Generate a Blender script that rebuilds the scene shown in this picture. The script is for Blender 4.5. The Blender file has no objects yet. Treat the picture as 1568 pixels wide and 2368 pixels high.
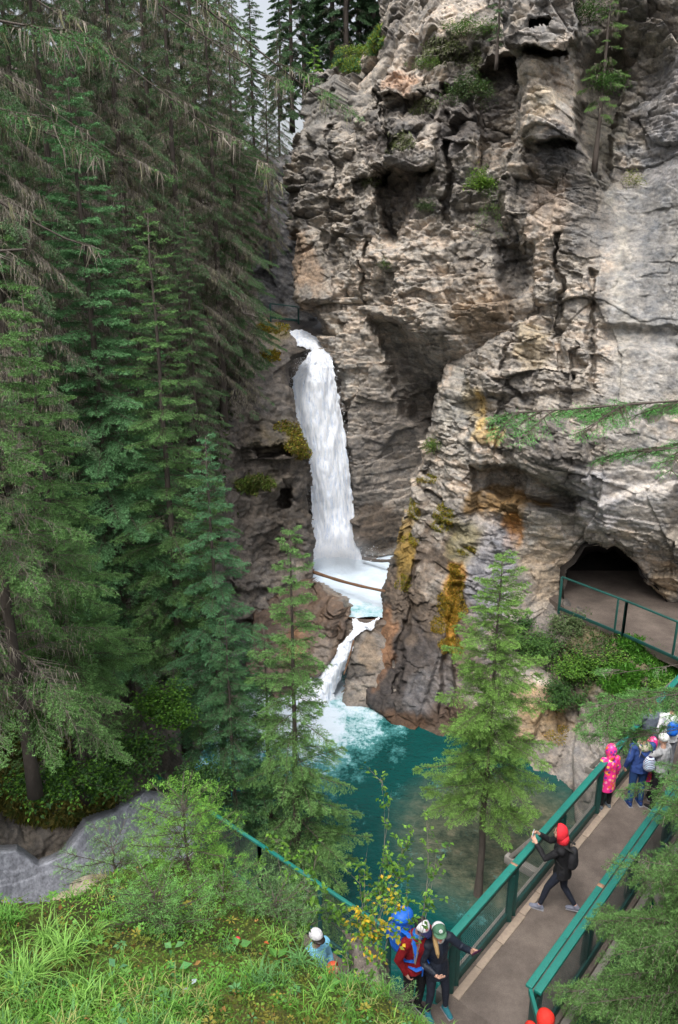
import bpy, math, random
import numpy as np
from mathutils import Vector, Matrix
R = math.radians
C = bpy.context.scene.collection
# ---------------------------------------------------------------- camera, sky, sun, exposure
TH, FPX, CAMH = R(18.8), 1808.0, 10.4          # pitch, focal length in units of a 1568 wide frame, eye height above the deck
cd = bpy.data.cameras.new('camera'); cam = bpy.data.objects.new('camera', cd); C.objects.link(cam)
cam.location = (0, 0, CAMH); cam.rotation_euler = (R(90) - TH, 0, 0)
cd.sensor_fit = 'HORIZONTAL'; cd.sensor_width = 36; cd.lens = 36 * FPX / 1568
cd.clip_start = 0.05; cd.clip_end = 2000
bpy.context.scene.camera = cam
SUN_EL, SUN_AZ = R(62), R(205)
w = bpy.data.worlds.new('World'); bpy.context.scene.world = w; w.use_nodes = True
nt = w.node_tree; nt.nodes.clear()
sky = nt.nodes.new('ShaderNodeTexSky'); sky.sky_type = 'NISHITA'; sky.sun_disc = False
sky.sun_elevation = SUN_EL; sky.sun_rotation = SUN_AZ
sky.air_density = 1.0; sky.dust_density = 6.0; sky.ozone_density = 1.0
hs = nt.nodes.new('ShaderNodeHueSaturation'); hs.inputs['Saturation'].default_value = 0.33
bg = nt.nodes.new('ShaderNodeBackground'); bg.inputs['Strength'].default_value = 0.15
wo = nt.nodes.new('ShaderNodeOutputWorld')
nt.links.new(sky.outputs[0], hs.inputs['Color']); nt.links.new(hs.outputs[0], bg.inputs['Color']); nt.links.new(bg.outputs[0], wo.inputs[0])
sd = bpy.data.lights.new('sun', 'SUN'); sd.energy = 1.4; sd.angle = R(28); sd.color = (1, 0.97, 0.92)
so = bpy.data.objects.new('sun', sd); C.objects.link(so)
sdir = Vector((math.sin(SUN_AZ) * math.cos(SUN_EL), math.cos(SUN_AZ) * math.cos(SUN_EL), math.sin(SUN_EL)))
so.rotation_euler = sdir.to_track_quat('Z', 'Y').to_euler(); so.location = (0, 0, 60)
vs = bpy.context.scene.view_settings
vs.view_transform = 'Standard'; vs.look = 'None'; vs.gamma = 1; vs.exposure = 0.85
bpy.context.scene.cycles.max_bounces = 6
bpy.context.scene.cycles.diffuse_bounces = 3
bpy.context.scene.cycles.transparent_max_bounces = 6

# ---------------------------------------------------------------- points and noise
CT, ST = math.cos(TH), math.sin(TH)
def P(u, v, Y):
    """world points of the picture position (u, v) at forward distance Y"""
    u = np.asarray(u, float); v = np.asarray(v, float); Y = np.asarray(Y, float)
    x = (u - 784) / FPX; y = -(v - 1184) / FPX
    dy = CT + y * ST; t = Y / dy
    return np.stack(np.broadcast_arrays(x * t, Y, CAMH + (-ST + y * CT) * t), -1)
def PZ(u, v, z):
    x = (u - 784) / FPX; y = -(v - 1184) / FPX
    t = (z - CAMH) / (-ST + y * CT)
    return (x * t, (CT + y * ST) * t, z)
def hsh(a, b, c, seed=0):
    a = np.asarray(a).astype(np.int64); b = np.asarray(b).astype(np.int64); c = np.asarray(c).astype(np.int64)
    h = (a * 374761393 + b * 668265263 + c * 2147483647 + seed * 1274126177) & 0xFFFFFFFF
    h = ((h ^ (h >> 13)) * 1274126177) & 0xFFFFFFFF
    h = ((h ^ (h >> 16)) * 2246822519) & 0xFFFFFFFF
    return ((h ^ (h >> 15)) & 0xFFFFFF) / float(0x1000000)
def vn(x, y, z, seed=0):
    xi, yi, zi = np.floor(x), np.floor(y), np.floor(z)
    fx, fy, fz = x - xi, y - yi, z - zi
    fx = fx * fx * (3 - 2 * fx); fy = fy * fy * (3 - 2 * fy); fz = fz * fz * (3 - 2 * fz)
    o = 0
    for dx in (0, 1):
        for dy in (0, 1):
            for dz in (0, 1):
                o = o + hsh(xi + dx, yi + dy, zi + dz, seed) * (fx if dx else 1 - fx) * (fy if dy else 1 - fy) * (fz if dz else 1 - fz)
    return o
def fbm(p, f, oct=4, seed=0, gain=.5):
    s, a, n = 0, 1, 0
    for k in range(oct):
        s = s + a * (vn(p[..., 0] * f, p[..., 1] * f, p[..., 2] * f, seed + k * 17) - .5); n += a
        a *= gain; f *= 2.03
    return s / n * 2
def tps(pts):
    a = np.array(pts, float); xy = a[:, :2] / 500; n = len(a)
    def K(r2): return np.where(r2 > 0, r2 * np.log(np.maximum(r2, 1e-12)), 0)
    d = ((xy[:, None] - xy[None]) ** 2).sum(-1)
    A = np.zeros((n + 3, n + 3)); A[:n, :n] = K(d) + np.eye(n) * 1e-3; A[:n, n] = 1; A[:n, n + 1:] = xy; A[n, :n] = 1; A[n + 1:, :n] = xy.T
    sol = np.linalg.solve(A, np.concatenate([a[:, 2], [0, 0, 0]]))
    def f(u, v):
        q = np.stack([u, v], -1) / 500; o = sol[n] + q @ sol[n + 1:]
        for k in range(n): o = o + sol[k] * K(((q - xy[k]) ** 2).sum(-1))
        return o
    return f
def sdf(u, v, poly):
    """signed distance to a closed outline, positive inside"""
    p = np.array(poly, float); q = np.roll(p, -1, 0)
    d2 = np.full(u.shape, 1e18); ins = np.zeros(u.shape, bool)
    for (ax, ay), (bx, by) in zip(p, q):
        ex, ey = bx - ax, by - ay
        t = np.clip(((u - ax) * ex + (v - ay) * ey) / (ex * ex + ey * ey + 1e-9), 0, 1)
        d2 = np.minimum(d2, (u - ax - t * ex) ** 2 + (v - ay - t * ey) ** 2)
        c = ((ay > v) != (by > v)) & (u < (bx - ax) * (v - ay) / (by - ay + 1e-12) + ax)
        ins ^= c
    return np.sqrt(d2) * np.where(ins, 1, -1)
def sm(t): t = np.clip(t, 0, 1); return t * t * (3 - 2 * t)
# ---------------------------------------------------------------- objects and their properties
def tag(o, label=None, cat=None, group=None, kind=None):
    if label: o['label'] = label
    if cat: o['category'] = cat
    if group: o['group'] = group
    if kind: o['kind'] = kind
    return o
def empty(name, loc=(0, 0, 0), rz=0):
    o = bpy.data.objects.new(name, None); C.objects.link(o); o.location = loc; o.rotation_euler = (0, 0, rz); return o
def npmesh(name, V, F, mat, parent=None, col=None, smooth=False):
    """V (n,3); F an (m,k) array or a list of such arrays; col (n,3) or None"""
    V = np.asarray(V, np.float32)
    Fs = F if isinstance(F, list) else [F]
    Fs = [np.asarray(f, np.int32) for f in Fs if len(f)]
    me = bpy.data.meshes.new(name); me.vertices.add(len(V)); me.vertices.foreach_set('co', V.ravel())
    loops = np.concatenate([f.ravel() for f in Fs]); cnt = np.concatenate([np.full(len(f), f.shape[1], np.int32) for f in Fs])
    me.loops.add(len(loops)); me.loops.foreach_set('vertex_index', loops)
    me.polygons.add(len(cnt)); me.polygons.foreach_set('loop_start', np.concatenate([[0], np.cumsum(cnt)[:-1]]).astype(np.int32))
    me.polygons.foreach_set('loop_total', cnt)
    if smooth: me.polygons.foreach_set('use_smooth', np.ones(len(cnt), bool))
    me.update(calc_edges=True)
    if col is not None:
        a = me.color_attributes.new('Col', 'FLOAT_COLOR', 'POINT')
        c = np.ones((len(V), 4), np.float32); c[:, :3] = col; a.data.foreach_set('color', c.ravel())
    if mat: me.materials.append(mat)
    o = bpy.data.objects.new(name, me); C.objects.link(o); o.parent = parent
    return o
class MB:
    """collects boxes, bars and tubes into one mesh"""
    def __init__(s): s.V = []; s.Q = []; s.T = []; s.n = 0
    def add(s, V, Q=(), T=()):
        s.V.append(np.asarray(V, float)); 
        if len(Q): s.Q.append(np.asarray(Q) + s.n)
        if len(T): s.T.append(np.asarray(T) + s.n)
        s.n += len(V)
    def box(s, c, size, rz=0, M=None):
        x, y, z = [k / 2 for k in size]
        V = np.array([(a * x, b * y, d * z) for a in (-1, 1) for b in (-1, 1) for d in (-1, 1)])
        if M is not None: V = V @ np.array(M).T
        cr, sr = math.cos(rz), math.sin(rz); V = V @ np.array([[cr, sr, 0], [-sr, cr, 0], [0, 0, 1]]) + np.array(c)
        s.add(V, [(0, 1, 3, 2), (4, 6, 7, 5), (0, 4, 5, 1), (2, 3, 7, 6), (0, 2, 6, 4), (1, 5, 7, 3)])
    def bar(s, a, b, w, h, up=(0, 0, 1)):
        a = np.array(a, float); b = np.array(b, float); d = b - a; L = np.linalg.norm(d); d /= L
        sx = np.cross(d, up); 
        if np.linalg.norm(sx) < 1e-3: sx = np.cross(d, (1, 0, 0))
        sx /= np.linalg.norm(sx); uz = np.cross(sx, d)
        V = [a + d * L * i + sx * w / 2 * j + uz * h / 2 * k for i in (0, 1) for j in (-1, 1) for k in (-1, 1)]
        s.add(V, [(0, 1, 3, 2), (4, 6, 7, 5), (0, 4, 5, 1), (2, 3, 7, 6), (0, 2, 6, 4), (1, 5, 7, 3)])
    def tube(s, pts, rad, n=8, ell=None, cap=True):
        """rings along pts; ell: per point (a, b) radii along a fixed side/front frame"""
        p = np.array(pts, float); m = len(p); rad = np.broadcast_to(np.array(rad, float), (m,)) if ell is None else None
        d = np.gradient(p, axis=0); d /= np.linalg.norm(d, axis=1)[:, None] + 1e-9
        ang = np.arange(n) * 2 * math.pi / n; V = []
        ref = np.array((0., 0., 1.)) if abs(d[0][2]) < .8 else np.array((1., 0., 0.))
        for i in range(m):
            sx = np.cross(d[i], ref); sx /= np.linalg.norm(sx) + 1e-9; uy = np.cross(sx, d[i]); ref = uy
            if ell is None: V.append(p[i] + rad[i] * (np.cos(ang)[:, None] * sx + np.sin(ang)[:, None] * uy))
            else: V.append(p[i] + ell[i][0] * np.cos(ang)[:, None] * np.array((1, 0, 0)) + ell[i][1] * np.sin(ang)[:, None] * np.array((0, 1, 0)))
        V = np.concatenate(V); Q = []
        for i in range(m - 1):
            for k in range(n):
                k2 = (k + 1) % n; Q.append((i * n + k, i * n + k2, (i + 1) * n + k2, (i + 1) * n + k))
        T = []
        if cap:
            V = np.concatenate([V, [p[0]], [p[-1]]]); a, b = len(V) - 2, len(V) - 1
            for k in range(n):
                k2 = (k + 1) % n; T += [(a, k2, k), (b, (m - 1) * n + k, (m - 1) * n + k2)]
        s.add(V, Q, T)
    def ball(s, c, r, n=10, M=None):
        r = np.broadcast_to(np.array(r, float), (3,)); V = [(0, 0, -1)]; 
        for i in range(1, n):
            a = -math.pi / 2 + math.pi * i / n
            for k in range(2 * n): b = math.pi * k / n; V.append((math.cos(a) * math.cos(b), math.cos(a) * math.sin(b), math.sin(a)))
        V.append((0, 0, 1)); V = np.array(V) * r
        if M is not None: V = V @ np.array(M).T
        V = V + np.array(c); Q = []; T = []; w = 2 * n
        for i in range(n - 2):
            for k in range(w): Q.append((1 + i * w + k, 1 + i * w + (k + 1) % w, 1 + (i + 1) * w + (k + 1) % w, 1 + (i + 1) * w + k))
        for k in range(w): T.append((0, 1 + (k + 1) % w, 1 + k)); T.append((len(V) - 1, 1 + (n - 2) * w + k, 1 + (n - 2) * w + (k + 1) % w))
        s.add(V, Q, T)
    def arrays(s):
        F = []
        if s.Q: F.append(np.concatenate(s.Q))
        if s.T: F.append(np.concatenate(s.T))
        return np.concatenate(s.V), F
    def build(s, name, mat, parent=None, smooth=False, bevel=0):
        V, F = s.arrays(); o = npmesh(name, V, F, mat, parent, smooth=smooth)
        if bevel:
            b = o.modifiers.new('bevel', 'BEVEL'); b.width = bevel; b.segments = 2; b.limit_method = 'ANGLE'
        return o
    def fuse(s, name, mat, parent=None, vox=.01, it=2):
        """melt the overlapping pieces into one continuous skin"""
        o = s.build(name, mat, parent); r = o.modifiers.new('r', 'REMESH'); r.mode = 'VOXEL'; r.voxel_size = vox; r.use_smooth_shade = True
        if it: k = o.modifiers.new('s', 'SMOOTH'); k.factor = .5; k.iterations = it
        dg = bpy.context.evaluated_depsgraph_get(); me = bpy.data.meshes.new_from_object(o.evaluated_get(dg)); old = o.data
        o.modifiers.clear(); o.data = me; bpy.data.meshes.remove(old); me.name = name
        if not me.materials: me.materials.append(mat)
        me.polygons.foreach_set('use_smooth', np.ones(len(me.polygons), bool))
        return o
# ---------------------------------------------------------------- materials
class NT:
    def __init__(s, name):
        s.m = bpy.data.materials.new(name); s.m.use_nodes = True; s.t = s.m.node_tree; s.b = s.t.nodes['Principled BSDF']
    def n(s, typ, **kw):
        x = s.t.nodes.new(typ)
        for k, v in kw.items():
            if k in x.inputs: x.inputs[k].default_value = v
            else: setattr(x, k, v)
        return x
    def l(s, a, b): s.t.links.new(a, b)
    def noise(s, scale, detail=4, rough=.6, mapping=None):
        g = s.n('ShaderNodeNewGeometry') if mapping != 'obj' else s.n('ShaderNodeTexCoord')
        o = g.outputs['Position'] if mapping != 'obj' else g.outputs['Object']
        if isinstance(mapping, tuple):
            mp = s.n('ShaderNodeMapping'); mp.inputs['Scale'].default_value = mapping; s.l(o, mp.inputs[0]); o = mp.outputs[0]
        x = s.n('ShaderNodeTexNoise'); x.inputs['Scale'].default_value = scale; x.inputs['Detail'].default_value = detail; x.inputs['Roughness'].default_value = rough
        s.l(o, x.inputs['Vector']); return x.outputs['Fac']
    def ramp(s, fac, stops):
        r = s.n('ShaderNodeValToRGB'); e = r.color_ramp.elements
        while len(e) < len(stops): e.new(.5)
        for k, (p, c) in enumerate(stops): e[k].position = p; e[k].color = (*c, 1) if len(c) == 3 else c
        s.l(fac, r.inputs[0]); return r.outputs[0]
    def mix(s, fac, a, b, mode='MIX'):
        x = s.n('ShaderNodeMix', data_type='RGBA', blend_type=mode)
        for sock, val in ((x.inputs[0], fac), (x.inputs[6], a), (x.inputs[7], b)):
            if isinstance(val, (int, float)): sock.default_value = val
            elif isinstance(val, tuple): sock.default_value = (*val, 1)
            else: s.l(val, sock)
        return x.outputs[2]
    def bump(s, h, strength=.5, dist=.02):
        b = s.n('ShaderNodeBump'); b.inputs['Strength'].default_value = strength; b.inputs['Distance'].default_value = dist
        s.l(h, b.inputs['Height']); s.l(b.outputs[0], s.b.inputs['Normal']); return b
def matte(name, col, rough=.7, var=.25, scale=30, bump=.3, dist=.004, spec=.3, mapping=None):
    m = NT(name); f = m.noise(scale, 5, .65, mapping)
    c = m.mix(f, tuple(k * (1 - var) for k in col), tuple(k * (1 + var) for k in col)); m.l(c, m.b.inputs['Base Color'])
    m.b.inputs['Roughness'].default_value = rough; m.b.inputs['Specular IOR Level'].default_value = spec
    if bump: m.bump(f, bump, dist)
    return m.m
def rockmat(name, wet=0.0, bump=.8):
    m = NT(name); a = m.n('ShaderNodeVertexColor'); a.layer_name = 'Col'
    f1 = m.noise(9, 6, .7, (1, 1, 1.3)); f2 = m.noise(55, 5, .7); f3 = m.noise(2.2, 5, .7, (1, 1, 1.5))
    k = m.ramp(f1, [(.3, (.55, .55, .56)), (.52, (1, 1, 1)), (.72, (1.35, 1.3, 1.22))])
    c = m.mix(1.0, a.outputs[0], k, 'MULTIPLY')
    k2 = m.ramp(f2, [(.3, (.72, .72, .72)), (.6, (1.12, 1.12, 1.12))]); c = m.mix(1.0, c, k2, 'MULTIPLY')
    k3 = m.ramp(f3, [(.35, (.72, .74, .78)), (.6, (1.1, 1.05, 1.0))]); c = m.mix(1.0, c, k3, 'MULTIPLY')
    m.l(c, m.b.inputs['Base Color']); m.b.inputs['Roughness'].default_value = .85 - wet * .4; m.b.inputs['Specular IOR Level'].default_value = .25 + wet * .3
    ad = m.n('ShaderNodeMath', operation='ADD'); m.l(f1, ad.inputs[0]); m.l(f2, ad.inputs[1]); m.bump(ad.outputs[0], bump, .022)
    return m.m
def leafmat(name, trans=.3, rough=.6):
    m = NT(name); a = m.n('ShaderNodeVertexColor'); a.layer_name = 'Col'
    m.l(a.outputs[0], m.b.inputs['Base Color']); m.b.inputs['Roughness'].default_value = rough; m.b.inputs['Specular IOR Level'].default_value = .3
    t = m.n('ShaderNodeBsdfTranslucent'); g = m.mix(1.0, a.outputs[0], (1.0, 1.25, .6), 'MULTIPLY'); m.l(g, t.inputs[0])
    mx = m.n('ShaderNodeMixShader'); mx.inputs[0].default_value = trans; out = m.t.nodes['Material Output']
    m.l(m.b.outputs[0], mx.inputs[1]); m.l(t.outputs[0], mx.inputs[2]); m.l(mx.outputs[0], out.inputs[0])
    return m.m
M_rock = rockmat('cliff_rock'); M_wet = rockmat('wet_rock', 1.0); M_leaf = leafmat('leaf'); M_needle = leafmat('needle', .2)
M_dull = leafmat('bark_colour', 0.0, .9)
M_bark = matte('bark', (.085, .07, .06), .9, .5, 14, .9, .03, mapping=(1, 1, .25))
# ---------------------------------------------------------------- rock
def facets(A, B, seed):
    """angular cells in the plane (A, B): height, plane tilt, distance to the crack, tone"""
    ai, bi = np.floor(A), np.floor(B); f1 = np.full(A.shape, 9.); f2 = f1.copy(); h = np.zeros(A.shape); tl = h.copy(); tn = h.copy()
    for i in (-1, 0, 1):
        for j in (-1, 0, 1):
            ca, cb = ai + i, bi + j; dx = A - ca - .1 - .8 * hsh(ca, cb, 1, seed); dy = B - cb - .25 - .5 * hsh(ca, cb, 2, seed)
            d = np.abs(dx) * .75 + np.abs(dy) * 1.0 + .35 * np.sqrt(dx * dx + dy * dy); n = d < f1
            f2 = np.where(n, f1, np.minimum(f2, d)); f1 = np.where(n, d, f1)
            h = np.where(n, hsh(ca, cb, 3, seed), h); tn = np.where(n, hsh(ca, cb, 4, seed), tn)
            tl = np.where(n, dx * (hsh(ca, cb, 5, seed) - .5) * 1.7 + dy * (hsh(ca, cb, 6, seed) - .25) * 1.5, tl)
    return h, tl, f2 - f1, tn
def strata(p, dip=.12, dipy=0., big=1., seed=0, tg=(.8, .6)):
    """broken bedding: tall joint-bounded columns cut into angular blocks of several sizes, each standing out and leaning by its own amount"""
    X, Y, Z = p[..., 0], p[..., 1], p[..., 2]
    zz = Z + dip * X + dipy * Y + fbm(p, .2, 2, seed + 5) * .35; al = X * tg[0] + Y * tg[1] + fbm(p, .35, 2, seed + 9) * .25
    d = 0; tone = 0
    for k, (th, wd, am, ck) in enumerate(((3.6, 1.7, .62, .1), (1.1, 1.9, .42, .15), (.46, .85, .24, .2), (.18, .42, .11, .2), (.08, .17, .045, .25))):
        act = .2 + .8 * sm((fbm(p, .35 + .25 * k, 3, seed + 77 + k) + (.5, .35, .25, .2, .1)[k]) * 3)
        h, tl, cr, tn = facets(al / wd, zz / th, seed + 19 * k)
        d = d + am * big * act * (np.round(h * 4) / 4 * 1.3 - .6 + tl * (.45, .7, .8, .8, .8)[k] - ck * np.exp(-cr / (.03 + .03 * k)))
        tone = tone + (tn - .5) * (.25, .38, .36, .26, .15)[k] - .1 * np.exp(-cr / .07)
    return d, tone
def interp_col(t, stops):
    t = np.asarray(t); xs = [s[0] for s in stops]; cs = np.array([s[1] for s in stops])
    return np.stack([np.interp(t, xs, cs[:, k]) for k in range(3)], -1)
TAN = [(-.6, (.075, .073, .07)), (-.3, (.17, .158, .145)), (-.05, (.29, .267, .235)), (.15, (.39, .36, .32)), (.3, (.45, .375, .305)), (.45, (.47, .44, .395)), (.7, (.56, .53, .48))]
SHEETS = {}
def sheet(name, poly, depth, step=2.4, nrm=(-.45, -.88, .1), amp=1., rough=.16, dip=.12, dipy=0, big=1., offs=(), holes=(), roll=(26, 1.4), palette=TAN,
          blobs=(), mat=None, seed=0, smooth_zones=(), kind='structure', fine=.07, jag=6, label=None, post=None):
    poly = np.array(poly, float); u0, v0 = poly.min(0); u1, v1 = poly.max(0)
    us = np.arange(u0 - 4, u1 + 4, step); vs_ = np.arange(v0 - 4, v1 + 4, step)
    U, Vv = np.meshgrid(us, vs_)
    f = tps(depth) if not callable(depth) else depth
    D = f(U, Vv); base0 = P(U, Vv, D)
    j = fbm(base0, 1.6, 4, seed + 70) * jag
    s = sdf(U, Vv, poly) + j
    keep = s > 0
    for h in holes: keep &= (sdf(U, Vv, h) + j * .5) < 0
    wobu = fbm(base0, 1.1, 4, seed + 80, .65) * 26; wobv = fbm(base0, 1.1, 4, seed + 81, .65) * 22
    for (pl, off, soft) in offs: D = D + off * sm(.5 + sdf(U + wobu, Vv + wobv, pl) / soft)
    if roll:
        t = np.clip(s / roll[0], 0, 1); D = D + roll[1] * (1 - np.sqrt(np.maximum(0, 1 - (1 - t) ** 2)))
        for h in holes:
            t = np.clip(-(sdf(U, Vv, h)) / 16, 0, 1); D = D + .7 * (1 - np.sqrt(np.maximum(0, 1 - (1 - t) ** 2)))
    base = P(U, Vv, D)
    tl_ = math.hypot(nrm[0], nrm[1]); d, tone = strata(base, dip, dipy, big, seed, (-nrm[1] / tl_, nrm[0] / tl_))
    ampm = np.full(U.shape, float(amp))
    for (pl, k, soft) in smooth_zones: ampm = ampm * (1 - (1 - k) * sm(.5 + sdf(U + wobu, Vv + wobv, pl) / soft))
    n = fbm(base, .5, 2, seed + 40) * .4 + fbm(base, 2.2, 4, seed + 41) * rough * .3 + fbm(base, 8, 3, seed + 42) * fine
    X = base + (d * ampm + n * (0.4 + .6 * np.minimum(ampm, 1)))[..., None] * np.array(nrm)
    if post: X = post(X, U, Vv)
    t = tone + fbm(base, .5, 3, seed + 60) * .45
    col = interp_col(t, palette)
    for (bu, bv, ru, rv, c, k) in blobs:
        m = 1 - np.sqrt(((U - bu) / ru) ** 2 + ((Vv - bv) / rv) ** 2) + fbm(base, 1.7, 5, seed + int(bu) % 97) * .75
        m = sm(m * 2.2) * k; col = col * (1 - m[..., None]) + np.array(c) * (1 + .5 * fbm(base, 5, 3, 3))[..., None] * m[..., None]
    col = np.clip(col, .004, .8)
    idx = -np.ones(U.shape, int); kk = keep; 
    fq = kk[:-1, :-1] & kk[1:, :-1] & kk[:-1, 1:] & kk[1:, 1:]
    used = np.zeros(U.shape, bool); used[:-1, :-1] |= fq; used[1:, :-1] |= fq; used[:-1, 1:] |= fq; used[1:, 1:] |= fq
    idx[used] = np.arange(used.sum()); r, c = np.nonzero(fq)
    Q = np.stack([idx[r, c], idx[r + 1, c], idx[r + 1, c + 1], idx[r, c + 1]], 1)
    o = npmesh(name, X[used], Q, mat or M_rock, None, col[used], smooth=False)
    tag(o, label, None, None, kind)
    SHEETS[name] = (U[used], Vv[used], X[used])
    return o
W_GREY = (.25, .25, .245); OCHRE = (.46, .24, .04); ORANGE = (.42, .2, .09); DARKG = (.10, .10, .105); PALE = (.62, .60, .56)
MOSSY = (.10, .12, .03); BROWN = (.15, .115, .085)
# the main cliff with the wall right of the fall
A_poly = [(876, -120), (880, 90), (842, 118), (790, 140), (735, 175), (722, 240), (705, 300), (690, 350), (670, 420), (668, 480), (682, 560), (674, 620), (666, 690), (692, 718), (728, 742), (738, 775), (752, 800), (768, 830), (780, 920), (795, 1010), (808, 1090), (822, 1200), (834, 1290), (860, 1300), (1060, 1320), (1180, 1200), (1280, 900), (1300, 500), (1300, -120)]
A_dep = [(670, 300, 33.5), (680, 560, 31.2), (672, 700, 30), (760, 160, 37.5), (880, 0, 37), (880, 120, 34.5), (800, 300, 31.5), (800, 500, 29.6), (760, 690, 29), (900, 300, 28.6), (900, 600, 27.6), (880, 720, 27.3),
         (1000, 60, 29.5), (1000, 300, 27), (1050, 500, 26.5), (1100, 100, 28), (1100, 650, 24.7), (1250, 650, 24.8), (1180, 740, 24.1), (1100, 780, 24.6), (1040, 800, 25.2), (1250, 100, 27.5), (780, 800, 28.3), (800, 950, 28), (830, 1150, 27.8), (850, 1280, 27.8),
         (900, 850, 27.8), (1000, 950, 28.3), (950, 1250, 28.6), (1080, 1250, 29), (1200, 1100, 29), (930, 690, 26.6), (1000, 700, 26)]
sheet('cliff', A_poly, A_dep, step=1.9, dip=-.1, dipy=.02, big=1.25, seed=1,
      offs=[([(862, 742), (930, 752), (985, 795), (1012, 860), (1060, 1000), (1060, 1080), (960, 960), (900, 850)], 1.9, 46),
            ([(890, 402), (1005, 398), (985, 450), (950, 520), (925, 570), (895, 555), (885, 470)], 1.5, 24),
            ([(1018, 190), (1090, 200), (1110, 300), (1030, 320)], 1.3, 20), ([(1100, 150), (1210, 110), (1205, 380), (1120, 400)], 1.7, 16),
            ([(880, 220), (1010, 220), (1000, 280), (880, 275)], .9, 10), ([(870, 275), (1005, 280), (1010, 395), (880, 400)], -.5, 12),
            ([(905, 170), (985, 175), (980, 225), (900, 225)], -.7, 8), ([(893, 230), (904, 230), (914, 545), (898, 545)], .45, 9), ([(770, 300), (782, 300), (776, 520), (762, 520)], .5, 7), ([(840, 560), (850, 560), (846, 700), (834, 700)], .5, 7), ([(1030, 330), (1045, 330), (1056, 520), (1038, 520)], .7, 8), ([(815, 380), (895, 380), (890, 400), (815, 405)], -.45, 6), ([(815, 412), (900, 410), (895, 460), (820, 455)], .6, 8),
            ([(670, 560), (770, 520), (765, 690), (668, 700)], -.5, 10), ([(1165, 560), (1215, 570), (1222, 640), (1180, 740), (1155, 650)], .7, 30), ([(1040, 250), (1110, 260), (1100, 340), (1045, 330)], -.4, 8)],
      smooth_zones=[([(770, 760), (1020, 760), (1000, 1300), (800, 1300)], .5, 60), ([(672, 560), (765, 530), (760, 690), (672, 695)], .35, 14), ([(1050, 720), (1240, 760), (1200, 900), (1040, 850)], .6, 50)],
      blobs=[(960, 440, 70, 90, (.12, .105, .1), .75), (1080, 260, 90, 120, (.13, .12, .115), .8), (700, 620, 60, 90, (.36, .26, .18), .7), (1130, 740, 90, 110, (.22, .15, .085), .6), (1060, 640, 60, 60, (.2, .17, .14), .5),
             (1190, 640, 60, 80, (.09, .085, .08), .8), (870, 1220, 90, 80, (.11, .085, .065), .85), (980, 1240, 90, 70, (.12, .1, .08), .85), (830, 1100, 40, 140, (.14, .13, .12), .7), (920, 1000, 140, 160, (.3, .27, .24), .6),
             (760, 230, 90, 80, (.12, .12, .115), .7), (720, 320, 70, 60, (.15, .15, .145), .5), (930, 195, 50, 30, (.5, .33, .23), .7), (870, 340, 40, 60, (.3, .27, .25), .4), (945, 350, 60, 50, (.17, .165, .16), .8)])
# the great buttress on the right with the cliff over the tunnel
TUN = [(1304, 1402), (1307, 1350), (1310, 1322), (1328, 1306), (1340, 1282), (1352, 1264), (1385, 1260), (1404, 1268), (1424, 1258), (1446, 1276), (1468, 1300), (1484, 1330), (1508, 1352), (1534, 1376), (1545, 1402)]
B_poly = [(1180, -120), (1176, 60), (1170, 112), (1200, 135), (1203, 230), (1196, 320), (1160, 385), (1150, 470), (1168, 540), (1215, 600), (1225, 700), (1190, 760), (1120, 790), (1060, 800), (1012, 850), (1005, 900), (1000, 960), (980, 1050), (952, 1140), (930, 1230),
          (905, 1310), (885, 1370), (878, 1440), (850, 1500), (835, 1560), (838, 1630), (900, 1680), (1000, 1730), (1110, 1780), (1200, 1830), (1290, 1760), (1340, 1500), (1330, 1404), (1545, 1404), (1760, 1395), (1760, -120)]
B_dep = [(1190, -60, 25.4), (1190, 120, 24.6), (1330, -60, 24.8), (1330, 130, 24.4), (1210, 300, 24.4), (1300, 300, 24), (1390, 200, 26.2), (1450, 100, 25.2), (1568, 100, 24), (1568, 400, 22.9), (1450, 480, 23.9), (1300, 500, 23.4), (1170, 450, 25), (1250, 700, 23.2),
         (1400, 700, 22.4), (1568, 700, 21.7), (1740, 400, 20.5), (1740, 900, 19.5), (1740, 1300, 19.5), (1010, 870, 25.6), (1000, 960, 25.4), (1080, 870, 24.6), (1100, 960, 24), (1200, 900, 22.6), (1300, 900, 21.6), (1400, 900, 21.2), (1568, 900, 20.6), (1300, 1060, 20.9), (1380, 1080, 20.9),
         (1200, 1100, 22.2), (1220, 1250, 22.4), (1300, 1250, 22.2), (1300, 1390, 22.4), (1450, 1200, 21.2), (1568, 1200, 20.9), (1560, 1390, 22.1), (1740, 1390, 21.8), (1450, 1270, 21.8),
         (940, 1220, 24.4), (900, 1400, 23), (850, 1560, 21.6), (845, 1625, 20.9), (1000, 1690, 19.7), (1050, 1500, 20.9), (1050, 1300, 22.3), (1150, 1400, 21.6), (1100, 1730, 18.9), (1220, 1500, 20.9), (1250, 1750, 18), (1310, 1600, 19.6), (1060, 1100, 23.6)]
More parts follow.
